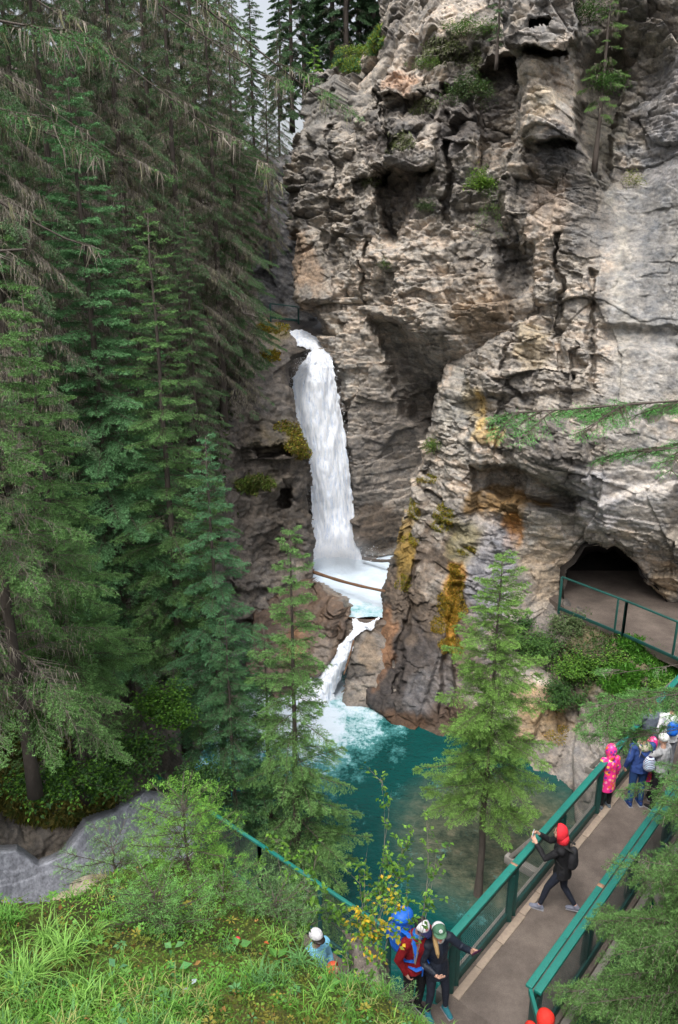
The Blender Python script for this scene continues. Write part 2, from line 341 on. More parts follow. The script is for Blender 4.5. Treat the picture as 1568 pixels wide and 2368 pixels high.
B_off = [([(1198, 142), (1330, 142), (1336, 330), (1202, 322)], -.7, 7), ([(1200, 330), (1335, 335), (1330, 356), (1205, 350)], .5, 8), ([(1174, -120), (1336, -120), (1338, 90), (1322, 128), (1180, 118)], -1.3, 7), ([(1176, 118), (1325, 130), (1325, 150), (1205, 150)], .5, 6), ([(1230, 45), (1285, 40), (1280, 68), (1225, 72)], 1.0, 5), ([(1340, -120), (1420, -120), (1450, 200), (1400, 400), (1342, 330)], 1.2, 18),
         ([(1100, 1080), (1190, 1090), (1330, 1140), (1355, 1152), (1330, 1180), (1200, 1160), (1100, 1135)], .95, 14), ([(1095, 960), (1345, 990), (1365, 1130), (1330, 1140), (1190, 1088), (1100, 1078)], -.55, 12),
         ([(1215, 560), (1235, 560), (1250, 720), (1215, 740)], .9, 10), ([(1322, 812), (1345, 800), (1350, 860), (1325, 880)], .6, 8), ([(1385, 760), (1568, 760), (1568, 800), (1400, 800)], .35, 20),
         ([(1380, 1160), (1560, 1120), (1568, 1260), (1460, 1280), (1400, 1260)], -.4, 30), ([(1100, 860), (1350, 850), (1350, 900), (1100, 920)], -.35, 12),
         ([(1480, 950), (1568, 930), (1568, 960), (1490, 980)], .5, 10), ([(1285, 540), (1298, 540), (1300, 860), (1284, 860)], .5, 9), ([(1180, 760), (1192, 760), (1150, 1060), (1135, 1060)], .5, 9), ([(1365, 620), (1378, 620), (1375, 900), (1360, 900)], .4, 9), ([(960, 1300), (970, 1300), (925, 1600), (912, 1600)], .35, 8), ([(1050, 1350), (1080, 1350), (1040, 1660), (1010, 1660)], .4, 14)]
sheet('buttress', B_poly, B_dep, step=1.9, dip=.16, dipy=.05, big=1.1, seed=23, jag=16, offs=B_off, holes=[TUN],
      smooth_zones=[([(1400, 430), (1760, 300), (1760, 1240), (1420, 1230), (1380, 1000), (1400, 700), (1340, 560)], .3, 60), ([(830, 1320), (1010, 1250), (1130, 1400), (1100, 1760), (820, 1700)], .42, 60), ([(1200, 1130), (1310, 1180), (1300, 1400), (1180, 1400)], .5, 30), ([(1330, -60), (1450, -60), (1420, 400), (1340, 400)], .5, 30)],
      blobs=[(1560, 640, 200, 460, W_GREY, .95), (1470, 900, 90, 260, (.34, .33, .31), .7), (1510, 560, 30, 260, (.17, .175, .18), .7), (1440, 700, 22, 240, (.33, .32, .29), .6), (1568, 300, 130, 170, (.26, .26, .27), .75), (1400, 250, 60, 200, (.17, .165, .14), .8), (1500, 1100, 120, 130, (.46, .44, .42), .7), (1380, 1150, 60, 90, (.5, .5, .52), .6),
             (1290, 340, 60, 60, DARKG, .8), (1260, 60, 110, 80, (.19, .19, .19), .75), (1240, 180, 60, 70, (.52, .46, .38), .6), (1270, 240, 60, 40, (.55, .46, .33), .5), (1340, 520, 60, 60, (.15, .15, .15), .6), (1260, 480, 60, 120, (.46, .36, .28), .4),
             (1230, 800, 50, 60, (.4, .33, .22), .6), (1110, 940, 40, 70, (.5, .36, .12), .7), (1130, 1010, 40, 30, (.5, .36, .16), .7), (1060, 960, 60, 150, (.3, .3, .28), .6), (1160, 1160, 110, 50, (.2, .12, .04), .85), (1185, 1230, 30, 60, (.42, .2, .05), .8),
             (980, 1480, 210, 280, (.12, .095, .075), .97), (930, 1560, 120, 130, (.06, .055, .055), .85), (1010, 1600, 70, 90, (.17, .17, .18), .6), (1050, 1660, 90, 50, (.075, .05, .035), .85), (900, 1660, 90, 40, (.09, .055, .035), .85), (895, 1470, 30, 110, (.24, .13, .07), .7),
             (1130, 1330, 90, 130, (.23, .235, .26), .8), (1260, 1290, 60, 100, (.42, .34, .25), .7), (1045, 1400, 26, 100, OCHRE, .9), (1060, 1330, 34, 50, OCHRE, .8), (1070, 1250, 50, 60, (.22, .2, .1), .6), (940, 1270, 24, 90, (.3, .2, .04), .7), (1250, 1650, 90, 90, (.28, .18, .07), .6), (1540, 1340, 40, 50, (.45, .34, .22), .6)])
# inside of the tunnel: a real hole in the rock
tb = tps(B_dep); tp = [p for p in TUN]; rings = []
for k, (s_, dy) in enumerate(((1.12, -.1), (1.1, .6), (1.02, 1.6), (.9, 3.2), (.85, 6.5), (.7, 11))):
    cu, cv = 1415, 1392; ring = []
    for (a, b) in tp:
        uu = cu + (a - cu) * s_; vv = min(1406, cv + (b - cv) * s_); yy = 22.0 + dy
        q = P(a if k == 0 else uu, b if k == 0 else vv, yy); q = q + np.array([0, 0, -0]) ; ring.append(q if k == 0 else np.array([q[0] * (1), yy, max(q[2], -.05)]))
    rings.append(ring)
V = np.array(rings); m = V.shape[1]; V = V + .18 * np.stack([fbm(V, 1.3, 3, s2) for s2 in (1, 2, 3)], -1) * np.array([1, .3, 1]); V = V.reshape(-1, 3); Q = []
for i in range(5):
    for k in range(m): Q.append((i * m + k, i * m + (k + 1) % m, (i + 1) * m + (k + 1) % m, (i + 1) * m + k))
V = np.concatenate([V, [V[-m:].mean(0)]]); T = [(5 * m + k, 5 * m + (k + 1) % m, len(V) - 1) for k in range(m)]
tag(npmesh('tunnel_wall', V, [np.array(Q), np.array(T)], M_rock, None, np.tile((.04, .036, .033), (len(V), 1))), kind='structure')  # rock colour darkened here so the tunnel's shade is partly in the colour
# far wall of the upper gorge
sheet('gorge_wall', [(560, 330), (640, 360), (720, 330), (760, 560), (740, 820), (560, 840), (520, 600)], [(600, 480, 34), (690, 480, 34), (600, 740, 33), (720, 780, 32), (640, 600, 33.6)], dip=.5, big=.7, seed=40, palette=[(-.6, (.13, .13, .135)), (0, (.24, .24, .245)), (.6, (.36, .35, .34))], blobs=[(640, 760, 90, 50, (.3, .24, .17), .7)])
# left rock face and the steep slope behind the trees
GREYB = [(-.6, (.08, .075, .07)), (-.2, (.16, .145, .13)), (.1, (.25, .225, .2)), (.6, (.40, .36, .31))]
L_poly = [(-300, 60), (-60, 100), (200, 150), (420, 230), (560, 330), (600, 420), (608, 520), (585, 600), (600, 700), (636, 745), (660, 756), (664, 776), (672, 800), (700, 812), (676, 835), (666, 855), (664, 900), (672, 960), (690, 1000), (714, 1045), (722, 1100), (717, 1180), (725, 1260), (722, 1345),
          (748, 1346), (806, 1382), (813, 1425), (792, 1460), (768, 1530), (712, 1600), (690, 1640), (560, 1650), (470, 1720), (430, 1900), (200, 2100), (-300, 2300)]
L_dep = [(600, 500, 31), (640, 745, 29), (700, 790, 27.6), (680, 900, 26.8), (705, 1040, 26), (718, 1200, 25.4), (718, 1335, 24.6), (800, 1400, 22.9), (765, 1530, 21.9), (700, 1610, 21.4), (560, 1620, 21.2), (560, 1400, 22.3), (560, 1100, 24), (560, 900, 26), (560, 700, 29), (500, 500, 30), (400, 260, 33), (200, 180, 31), (0, 130, 27),
         (0, 600, 20.5), (200, 600, 24), (400, 700, 26), (400, 1100, 21), (400, 1500, 18.2), (200, 1000, 19), (0, 1000, 15.5), (200, 1400, 15.8), (0, 1400, 12.8), (200, 1700, 12.6), (450, 1700, 16), (0, 1700, 11.2), (100, 1900, 10.9), (400, 1850, 12.6), (-250, 2200, 8), (-250, 200, 22), (-250, 1200, 10)]
sheet('rock_slope', L_poly, L_dep, dip=.1, big=.9, seed=61, nrm=(.5, -.85, .15), step=2.8, palette=GREYB,
      offs=[([(655, 1125), (678, 1120), (682, 1165), (662, 1175)], 1.4, 6), ([(580, 1035), (640, 1030), (660, 1050), (600, 1062)], 1.0, 6), ([(540, 1345), (650, 1330), (700, 1350), (560, 1365)], -.3, 8), ([(460, 1440), (620, 1450), (610, 1475), (470, 1465)], .5, 8)],
      blobs=[(640, 1080, 110, 320, (.105, .09, .075), .75), (640, 1000, 70, 60, (.17, .14, .08), .5), (680, 1020, 40, 40, (.17, .13, .03), .9), (600, 1120, 60, 30, (.1, .13, .03), .8), (700, 900, 30, 100, (.08, .07, .06), .7), (690, 820, 40, 40, (.08, .07, .06), .8), (600, 1520, 130, 110, (.10, .10, .125), .7), (740, 1420, 60, 60, (.22, .14, .09), .75), (740, 1510, 30, 60, (.27, .22, .17), .6), (620, 900, 60, 120, (.27, .25, .23), .5), (690, 740, 60, 30, (.4, .33, .25), .6), (620, 760, 50, 40, (.3, .25, .08), .4),
             (200, 500, 260, 400, (.09, .085, .06), .6), (200, 1500, 300, 400, (.075, .07, .05), .7), (170, 640, 60, 50, (.23, .23, .26), .7), (210, 780, 70, 60, (.3, .29, .28), .6), (180, 1860, 200, 60, (.05, .045, .03), .9), (60, 1650, 120, 90, (.13, .11, .03), .8)])
# grey streaked slab by the path
M_slab = NT('streaked_slab'); f1 = M_slab.noise(3.5, 6, .65, (2.5, 2.5, .5)); f2 = M_slab.noise(30, 4, .6, (1, 1, .6))
c1 = M_slab.ramp(f1, [(.30, (.17, .175, .20)), (.5, (.27, .28, .315)), (.72, (.37, .385, .43))]); c2 = M_slab.ramp(f2, [(.35, (.7, .7, .7)), (.6, (1.1, 1.1, 1.1))])
M_slab.l(M_slab.mix(1.0, c1, c2, 'MULTIPLY'), M_slab.b.inputs['Base Color']); M_slab.b.inputs['Roughness'].default_value = .55; M_slab.bump(f2, .5, .02); M_slab = M_slab.m
sheet('slab_wall', [(-200, 1960), (40, 1950), (90, 1985), (140, 1960), (190, 1890), (260, 1870), (330, 1820), (450, 1840), (500, 1940), (450, 2060), (350, 2250), (-200, 2400)], [(0, 2000, 9.4), (200, 1950, 10.1), (400, 1880, 11.6), (430, 1990, 11.3), (0, 2200, 9.2), (-200, 2100, 8.6), (300, 2200, 9.9)], amp=.1, rough=.05, fine=.03, seed=77, nrm=(.5, -.86, .1), mat=M_slab, roll=(20, .6))
sheet('fall_rock', [(600, 740), (900, 740), (930, 1340), (600, 1340)], [(640, 760, 30.6), (860, 760, 31), (640, 1300, 28.6), (900, 1300, 28.6), (700, 900, 29), (840, 900, 29.3)], seed=88, amp=.7, mat=M_wet, palette=[(-.6, (.03, .027, .025)), (.6, (.13, .11, .095))], step=3.5)
# blocks where the chute leaves the upper pool
sheet('chute_rock', [(858, 1452), (800, 1455), (806, 1480), (795, 1530), (788, 1600), (800, 1650), (880, 1680), (930, 1600), (900, 1480)], [(810, 1470, 21.9), (860, 1460, 22.1), (800, 1600, 21), (850, 1650, 20.6), (900, 1500, 21.7), (860, 1550, 21.2)], seed=90, amp=.6, palette=GREYB, roll=(12, .6), blobs=[(850, 1500, 30, 60, (.25, .19, .13), .6)])
sheet('sill_rock', [(775, 1425), (910, 1425), (905, 1500), (790, 1520)], [(780, 1430, 22.75), (900, 1430, 22.75), (850, 1510, 22.3)], seed=94, amp=.3, mat=M_wet, palette=[(-.6, (.07, .055, .045)), (.6, (.2, .16, .13))], roll=(8, .3))
sheet('ledge_rock', [(690, 1345), (728, 1338), (748, 1352), (760, 1376), (806, 1380), (814, 1400), (808, 1450), (778, 1520), (728, 1600), (640, 1640), (580, 1560), (590, 1400)], [(720, 1370, 23.6), (790, 1380, 23), (800, 1450, 22.2), (740, 1540, 21.6), (680, 1610, 21.2), (640, 1500, 21.8)], seed=93, amp=.9, big=1, mat=M_wet, palette=[(-.6, (.06, .045, .036)), (0, (.13, .09, .065)), (.6, (.24, .18, .135))], roll=(7, .4), blobs=[(760, 1500, 30, 70, (.3, .26, .22), .6), (690, 1480, 50, 50, (.3, .15, .06), .6)])
# far bank under the tunnel path
sheet('river_bank', [(1170, 1400), (1306, 1384), (1440, 1456), (1760, 1585), (1760, 2400), (1400, 2080), (1250, 1900), (1180, 1880), (1090, 1760), (1100, 1600)],
      [(1310, 1388, 22), (1440, 1458, 20.1), (1740, 1570, 17.6), (1300, 1500, 20.3), (1180, 1450, 21), (1230, 1620, 19.6), (1230, 1760, 18), (1300, 1885, 15.9), (1180, 1880, 16), (1450, 1720, 16.9), (1600, 1900, 14), (1600, 2200, 12), (1400, 2030, 14), (1100, 1760, 18.5), (1560, 1600, 17.7), (1350, 1760, 17.3)],
      seed=97, dip=.1, big=.8, palette=GREYB, step=2.8, roll=(14, .5), nrm=(-.3, -.8, .5), blobs=[(1400, 1530, 180, 110, (.09, .08, .04), .85), (1240, 1860, 80, 25, (.45, .31, .16), .9), (1250, 1640, 80, 90, (.3, .19, .07), .6), (1360, 1760, 90, 60, (.27, .26, .25), .7), (1500, 1800, 120, 140, (.2, .19, .15), .7)])
# ---------------------------------------------------------------- water
def grid_sheet(name, x0, x1, y0, y1, z, st, mat, fn=None):
    xs = np.arange(x0, x1 + st, st); ys = np.arange(y0, y1 + st, st); X, Y = np.meshgrid(xs, ys); Z = np.full(X.shape, float(z)); p = np.stack([X, Y, Z], -1)
    if fn is not None: p[..., 2] += fn(p)
    n, mm = X.shape; a = np.arange(n * mm).reshape(n, mm); Q = np.stack([a[:-1, :-1].ravel(), a[:-1, 1:].ravel(), a[1:, 1:].ravel(), a[1:, :-1].ravel()], 1)
    return tag(npmesh(name, p.reshape(-1, 3), Q, mat, smooth=True), kind='structure')
def watermat(name, deep, foam_pos, foam_r, shal=None, foam_lo=.52):
    m = NT(name); g = m.n('ShaderNodeNewGeometry').outputs['Position']
    n1 = m.noise(1.6, 6, .68, (1, .75, 1)); n2 = m.noise(8, 7, .78); n0 = m.noise(.5, 4, .6)
    base = m.ramp(n0, [(.3, tuple(k * .8 for k in deep)), (.7, tuple(k * 1.2 for k in deep))])
    if shal:
        d = m.n('ShaderNodeVectorMath', operation='DISTANCE'); m.l(g, d.inputs[0]); d.inputs[1].default_value = shal[0]
        r = m.n('ShaderNodeMapRange'); m.l(d.outputs['Value'], r.inputs[0]); r.inputs[1].default_value = shal[1] * .55; r.inputs[2].default_value = shal[1]; r.inputs[3].default_value = 1; r.inputs[4].default_value = 0
        st = m.ramp(m.noise(2.6, 6, .75), [(.35, (.03, .05, .035)), (.55, (.10, .115, .075)), (.7, (.2, .18, .12))]); base = m.mix(r.outputs[0], base, st)
    d = m.n('ShaderNodeVectorMath', operation='DISTANCE'); m.l(g, d.inputs[0]); d.inputs[1].default_value = foam_pos
    r = m.n('ShaderNodeMapRange'); m.l(d.outputs['Value'], r.inputs[0]); r.inputs[1].default_value = foam_r[0]; r.inputs[2].default_value = foam_r[1]; r.inputs[3].default_value = .40; r.inputs[4].default_value = -.30
    s = m.n('ShaderNodeMath', operation='ADD'); m.l(r.outputs[0], s.inputs[0]); m.l(n1, s.inputs[1])
    s2 = m.n('ShaderNodeMath', operation='MULTIPLY_ADD'); m.l(n2, s2.inputs[0]); s2.inputs[1].default_value = .6; m.l(s.outputs[0], s2.inputs[2])
    mm_ = m.mix(m.ramp(s2.outputs[0], [(foam_lo - .12, (0, 0, 0)), (min(.995, foam_lo + .22), (1, 1, 1))]), base, (.13, .42, .43))
    f = m.ramp(s2.outputs[0], [(min(.9, foam_lo + .05), (0, 0, 0)), (min(1.0, foam_lo + .30), (1, 1, 1))])
    c = m.mix(f, mm_, (.58, .67, .76)); m.l(c, m.b.inputs['Base Color'])
    rr = m.n('ShaderNodeMapRange'); m.l(f, rr.inputs[0]); rr.inputs[3].default_value = .12; rr.inputs[4].default_value = .8; m.l(rr.outputs[0], m.b.inputs['Roughness'])
    w1 = m.noise(3.5, 5, .6, (1, 1.6, 1)); m.bump(w1, .55, .12); m.b.inputs['IOR'].default_value = 1.33
    return m.m
grid_sheet('pool_water', -7, 9, 5, 24, -3, .12, watermat('pool_water', (.003, .060, .056), (-1.7, 20.9, -3), (.8, 4.6), ((3.9, 15.2, -3), 3.0), .74), lambda p: .045 * fbm(p, 1.4, 4, 8) + .12 * np.exp(-(((p[..., 0] + 1.2) ** 2 + (p[..., 1] - 21.2) ** 2) / 2)) * (1 + fbm(p, 2.5, 3, 9)))
grid_sheet('upper_pool', -1.25, 4, 22.9, 29.6, -1, .07, watermat('upper_pool', (.20, .46, .50), (-.1, 27.6, -1), (.9, 8.5), None, .60), lambda p: .16 * fbm(p, 1.6, 5, 18) + .45 * np.exp(-(((p[..., 0] + .15) ** 2 + (p[..., 1] - 27.5) ** 2) / .9)) * (1 + .8 * fbm(p, 2.5, 3, 9)))
M_fall = NT('white_water'); g1 = M_fall.noise(5, 6, .7, (2.6, 2.6, .30)); g2 = M_fall.noise(26, 4, .7, (1, 1, .5))
ad = M_fall.n('ShaderNodeMath', operation='MULTIPLY_ADD'); M_fall.l(g2, ad.inputs[0]); ad.inputs[1].default_value = .35; M_fall.l(g1, ad.inputs[2])
M_fall.l(M_fall.ramp(ad.outputs[0], [(.44, (.46, .54, .74)), (.57, (.70, .77, .89)), (.70, (.90, .93, .98))]), M_fall.b.inputs['Base Color']); M_fall.b.inputs['Roughness'].default_value = .75
M_fall.bump(ad.outputs[0], .6, .08); M_fall.b.inputs['Subsurface Weight'].default_value = 0; M_fall = M_fall.m
def ribbon(name, rows, nx, amp, seed, mat=None):
    """rows of (left point, right point) down a fall, rounded and ruffled"""
    rows = np.array(rows, float); n = 130; t = np.linspace(0, len(rows) - 1, n)
    L = np.stack([np.interp(t, range(len(rows)), rows[:, 0, k]) for k in range(3)], -1); Rr = np.stack([np.interp(t, range(len(rows)), rows[:, 1, k]) for k in range(3)], -1)
    s = np.linspace(0, 1, nx); X = L[:, None] * (1 - s)[None, :, None] + Rr[:, None] * s[None, :, None]
    X[..., 1] += (1 - np.sin(np.pi * s))[None] * .35 * np.linalg.norm(Rr - L, axis=1)[:, None]
    q = X * np.array([1, 1, .35]); X[..., 1] += amp * fbm(q, 2.6, 5, seed, .6) - .0; X[..., 2] += amp * .6 * fbm(q, 3.5, 4, seed + 7); e = (np.abs(s - .5) * 2) ** 6
    X[..., 0] += amp * .7 * fbm(X * np.array([1, 1, 1.5]), 3.2, 5, seed + 3, .7) * e[None]
    a = np.arange(n * nx).reshape(n, nx); Q = np.stack([a[:-1, :-1].ravel(), a[1:, :-1].ravel(), a[1:, 1:].ravel(), a[:-1, 1:].ravel()], 1)
    o = npmesh(name, X.reshape(-1, 3), Q, mat or M_fall, smooth=True); tag(o, kind='structure'); return X
FR = [((722, 806), (762, 806), 28.6), ((712, 822), (768, 822), 28.3), ((690, 850), (771, 850), 28), ((676, 885), (775, 885), 27.8), ((676, 940), (785, 940), 27.7), ((684, 990), (795, 990), 27.6), ((700, 1050), (803, 1050), 27.5), ((716, 1120), (811, 1120), 27.4), ((720, 1200), (822, 1200), 27.3), ((720, 1260), (832, 1260), 27.2), ((716, 1318), (838, 1318), 26.8)]
fx = ribbon('waterfall', [(P(a[0], a[1], y), P(b[0], b[1], y)) for a, b, y in FR], 70, .19, 5)
ribbon('upper_stream', [(P(668, 764, 30.4), P(714, 764, 30.4)), (P(672, 782, 29.8), P(722, 780, 29.8)), (P(690, 800, 29), P(760, 798, 29)), (P(716, 812, 28.5), P(765, 812, 28.5))], 30, .22, 9)
CH = [((812, 1444), (880, 1436), 22.5), ((816, 1466), (862, 1458), 22.1), ((792, 1490), (818, 1480), 21.8), ((768, 1530), (806, 1525), 21.5), ((722, 1575), (790, 1580), 21.3), ((690, 1605), (775, 1615), 21.0), ((670, 1640), (770, 1640), 20.8)]
ribbon('chute_water', [(P(a[0], a[1], y - .15), P(b[0], b[1], y - .15)) for a, b, y in CH], 40, .3, 12)
# spray thrown off the edges of the fall and over its foot
rs = np.random.RandomState(4); k = 3500; ii = rs.randint(0, fx.shape[0], k); side = rs.rand(k); jj = np.where(side < .4, 0, np.where(side < .8, fx.shape[1] - 1, rs.randint(0, fx.shape[1], k)))
pc = fx[ii, jj] + rs.normal(0, 1, (k, 3)) * np.array([.09, .08, .12]); foot = rs.rand(k) < .35; pc[foot] = np.array([-.1, 27.0, -.75]) + np.abs(rs.normal(0, 1, (foot.sum(), 3))) * np.array([0, 0, .33]) + rs.normal(0, 1, (foot.sum(), 3)) * np.array([.8, .3, .05])
sz = rs.uniform(.006, .018, k); off = rs.normal(0, 1, (3, k, 3)); V = np.concatenate([pc + off[a] * sz[:, None] for a in range(3)]); M_spray = matte('spray_drops', (.85, .87, .9), .8, .03, 5, 0); T = np.stack([np.arange(k), np.arange(k) + k, np.arange(k) + 2 * k], 1)
tag(npmesh('spray', V, T, M_spray, None, np.full((len(V), 3), .85)), 'white spray flying off the waterfall', None, None, 'stuff')

# mist at the foot of the fall
m = MB(); m.ball((0, 0, 0), (1.45, .75, 1.15), 14); V, F = m.arrays(); mm = bpy.data.materials.new('mist'); mm.use_nodes = True; t_ = mm.node_tree; t_.nodes.remove(t_.nodes['Principled BSDF'])
pv = t_.nodes.new('ShaderNodeVolumePrincipled'); pv.inputs['Color'].default_value = (.95, .97, 1, 1); tc = t_.nodes.new('ShaderNodeTexCoord'); ln = t_.nodes.new('ShaderNodeVectorMath'); ln.operation = 'MULTIPLY'; ln.inputs[1].default_value = (1 / 1.45, 1 / .75, 1 / 1.15); t_.links.new(tc.outputs['Object'], ln.inputs[0])
l2 = t_.nodes.new('ShaderNodeVectorMath'); l2.operation = 'LENGTH'; t_.links.new(ln.outputs[0], l2.inputs[0]); mr = t_.nodes.new('ShaderNodeMapRange'); t_.links.new(l2.outputs['Value'], mr.inputs[0]); mr.inputs[1].default_value = .1; mr.inputs[2].default_value = 1; mr.inputs[3].default_value = .9; mr.inputs[4].default_value = 0
t_.links.new(mr.outputs[0], pv.inputs['Density']); t_.links.new(pv.outputs[0], t_.nodes['Material Output'].inputs['Volume'])
o = npmesh('mist', V, F, mm); o.location = (-.05, 26.6, -.35); tag(o, 'pale mist hanging at the foot of the waterfall', None, None, 'stuff')
# ---------------------------------------------------------------- foliage
def nrmz(a): return a / (np.linalg.norm(a, axis=-1, keepdims=True) + 1e-9)
class FO:
    """gathers triangles with a colour per corner"""
    def __init__(s): s.V = []; s.C = []
    def tris(s, a, b, c, col):
        V = np.stack([a, b, c], -2).reshape(-1, 3); s.V.append(V); s.C.append(np.repeat(np.asarray(col, float).reshape(-1, 3) if np.ndim(col) > 1 else np.tile(col, (len(V) // 3, 1)), 3, 0))
    def build(s, name, mat, parent=None):
        V = np.concatenate(s.V); T = np.arange(len(V)).reshape(-1, 3); return npmesh(name, V, T, mat, parent, np.clip(np.concatenate(s.C), .002, .9))
def twig_needles(fo, rs, p, d, L, m, nl, nw, col, stem=(.07, .055, .04), spread=.75, jit=.2):
    """needles along n twigs (p start, d unit direction, L length)"""
    n = len(p); side = nrmz(np.cross(d, rs.normal(0, 1, (n, 3))))
    up = nrmz(np.cross(side, d)); t = (np.arange(m) + .5) / m
    base = p[:, None] + d[:, None] * (L[:, None] * t[None])[..., None]
    a = (np.arange(m) * 2.4)[None] + rs.rand(n, 1) * 6.28
    rad = np.cos(a)[..., None] * side[:, None] + np.sin(a)[..., None] * up[:, None] * .8
    nd = nrmz(d[:, None] * spread + rad + rs.normal(0, jit, (n, m, 3)))
    ln = nl * rs.uniform(.7, 1.15, (n, m, 1)); tip = base + nd * ln
    wv = nrmz(np.cross(nd, rs.normal(0, 1, (n, m, 3)))) * nw / 2
    c = col[:, None] * rs.uniform(.75, 1.25, (n, m, 1))
    fo.tris(base - wv, base + wv, tip, c.reshape(-1, 3))
    if stem is not None:
        w2 = side * nw * .4; fo.tris(p - w2, p + w2, p + d * L[:, None], np.tile(stem, (n, 1)))
def ribs(fo, a, b, w, col, rs):
    """thin tapering sticks from a to b, two crossed blades each"""
    d = nrmz(b - a); s1 = nrmz(np.cross(d, rs.normal(0, 1, a.shape))); s2 = np.cross(d, s1)
    for s_ in (s1, s2): fo.tris(a - s_ * w[:, None], a + s_ * w[:, None], b, col)
def spruce_branch(fo, rs, o, az, L, up0=.1, droop=.5, dens=1., nl=.03, nw=.009, green=(.06, .13, .05), grey=0., lich=0., sub=.42, tipup=.25):
    """one branch with side twigs; grey: share of bare inner length; lich: hanging lichen"""
    h = np.array([math.cos(az), math.sin(az), 0]); sd_ = np.array([-h[1], h[0], 0]); n = max(5, int(L / .07))
    t = np.linspace(0, 1, n); z = up0 * L * t - droop * L * t ** 1.7 + tipup * L * np.maximum(0, t - .6) ** 1.5
    bend = rs.normal(0, .12) * L
    ax = o + h * (L * t * (1 - .1 * droop))[:, None] + sd_ * (bend * t ** 2)[:, None]; ax[:, 2] += z
    ribs(fo, ax[:-1], ax[1:] + (ax[1:] - ax[:-1]) * .3, .004 + .010 * L * (1 - t[:-1]), np.tile((.10, .085, .07), (n - 1, 1)) * (1.3 if grey > .3 else 1), rs)
    st = max(.16, grey); k = max(7, int(L * 34 * dens)); tt = np.sort(rs.uniform(max(.08, grey * .4), 1, k)); sg = np.where(np.arange(k) % 2 == 0, 1, -1)
    pp = np.stack([np.interp(tt, t, ax[:, q]) for q in range(3)], -1); dd = nrmz(np.stack([np.interp(tt, t, np.gradient(ax[:, q])) for q in range(3)], -1))
    ls = sub * L * (1.05 - tt) * rs.uniform(.6, 1.15, k) + .06
    sdv = nrmz(dd * .75 + sd_[None] * (sg * .85)[:, None] + np.array([0, 0, -.28]) + rs.normal(0, .15, (k, 3)))
    ends = pp + sdv * ls[:, None]; dead = tt < st + rs.normal(0, .08, k) * (grey > 0)
    ribs(fo, pp, ends, np.full(k, .0035), np.tile((.20, .175, .155) if grey > .3 else (.085, .075, .05), (k, 1)) * rs.uniform(.6, 1.3, (k, 1)), rs)
    m2 = np.maximum(2, (ls / .030).astype(int)); rep = np.repeat(np.arange(k), m2); cnt = np.concatenate([np.arange(x) / x for x in m2])
    alive = ~dead[rep]; base = pp[rep] + sdv[rep] * (ls[rep] * cnt)[:, None]; sg2 = np.where(rs.rand(len(rep)) < .5, 1, -1)
    sp = nrmz(np.cross(sdv[rep], np.array([0, 0, 1.]))); td = nrmz(sdv[rep] * .9 + sp * (sg2 * .7)[:, None] + rs.normal(0, .22, (len(rep), 3)) + np.array([0, 0, -.05]))
    tl = (.05 + .30 * ls[rep] * (1 - cnt)) * rs.uniform(.7, 1.2, len(rep)); a = alive
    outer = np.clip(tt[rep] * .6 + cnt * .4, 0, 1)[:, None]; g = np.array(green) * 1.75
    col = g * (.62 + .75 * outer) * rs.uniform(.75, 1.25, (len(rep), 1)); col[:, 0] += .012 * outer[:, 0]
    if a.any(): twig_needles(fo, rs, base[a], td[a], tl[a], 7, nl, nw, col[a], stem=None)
    # needles on the side stems and the leading shoot too
    live = ~dead
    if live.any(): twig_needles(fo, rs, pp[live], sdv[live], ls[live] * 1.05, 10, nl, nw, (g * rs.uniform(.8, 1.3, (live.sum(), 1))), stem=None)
    if lich > 0:
        q = rs.rand(len(rep)) < lich; q &= (tt[rep] < .85); bq = base[q]; l = rs.uniform(.04, .20, len(bq)); c = np.where(rs.rand(len(bq), 1) < .25, (.27, .26, .16), (.29, .255, .22)) * rs.uniform(.5, 1.5, (len(bq), 1))
        e = bq + np.stack([rs.normal(0, .03, len(bq)), rs.normal(0, .03, len(bq)), -l], -1); ribs(fo, bq, e, rs.uniform(.003, .008, len(bq)), c, rs)
def spruce(H, rad, seed, name='spruce_tree', base_free=.12, dens=1., green=(.06, .13, .05), grey=0., lich=0., nl=.032, nw=.010, shape=.85, nb=None, droop=.5, trunk_r=None, lean=0., ragged=.25, up0=.15):
    rs = np.random.RandomState(seed); root = empty(name); fo = FO()
    nb = nb or int(H * 15 * dens)
    hs_ = H * (base_free + (1 - base_free) * (np.arange(nb) + rs.rand(nb)) / nb); hs_ = hs_[hs_ < H * .985]
    for i, h in enumerate(hs_):
        f = 1 - h / H; L = rad * (min(1, (f / (1 - base_free)) ** shape * 1.15)) * (1 - ragged * rs.rand()) + .10
        if rs.rand() < .12 * ragged * 4: L *= .6
        low = 1 - min(1, (h / H - base_free) / .25)
        g = grey * (.35 + .9 * (1 - h / H)) if grey else (.25 * low)
        spruce_branch(fo, rs, np.array([lean * h, 0, h]), i * 2.4 + rs.rand() * .8, L, up0 + .35 * (h / H) ** 2 * (1 - grey * .6), droop * (1.1 - .5 * h / H), 1, nl, nw, green, min(.9, g), lich)
    fo.build('crown', M_needle, root)
    tr = trunk_r or H * .006 + .015; mb = MB(); zz = np.linspace(-.6, H * .98, 14); pts = [(lean * z + rs.normal(0, .008), rs.normal(0, .008), z) for z in zz]
    mb.tube(pts, [tr * (1.25 - z / H * 1.2) + .004 + (.35 * tr if z < .1 else 0) for z in zz], 8); mb.build('trunk', M_bark, root, smooth=True)
    return root
def copy_tree(o, parent=None):
    c = o.copy(); C.objects.link(c); c.parent = parent
    for ch in [x for x in o.children]: copy_tree(ch, c)
    return c
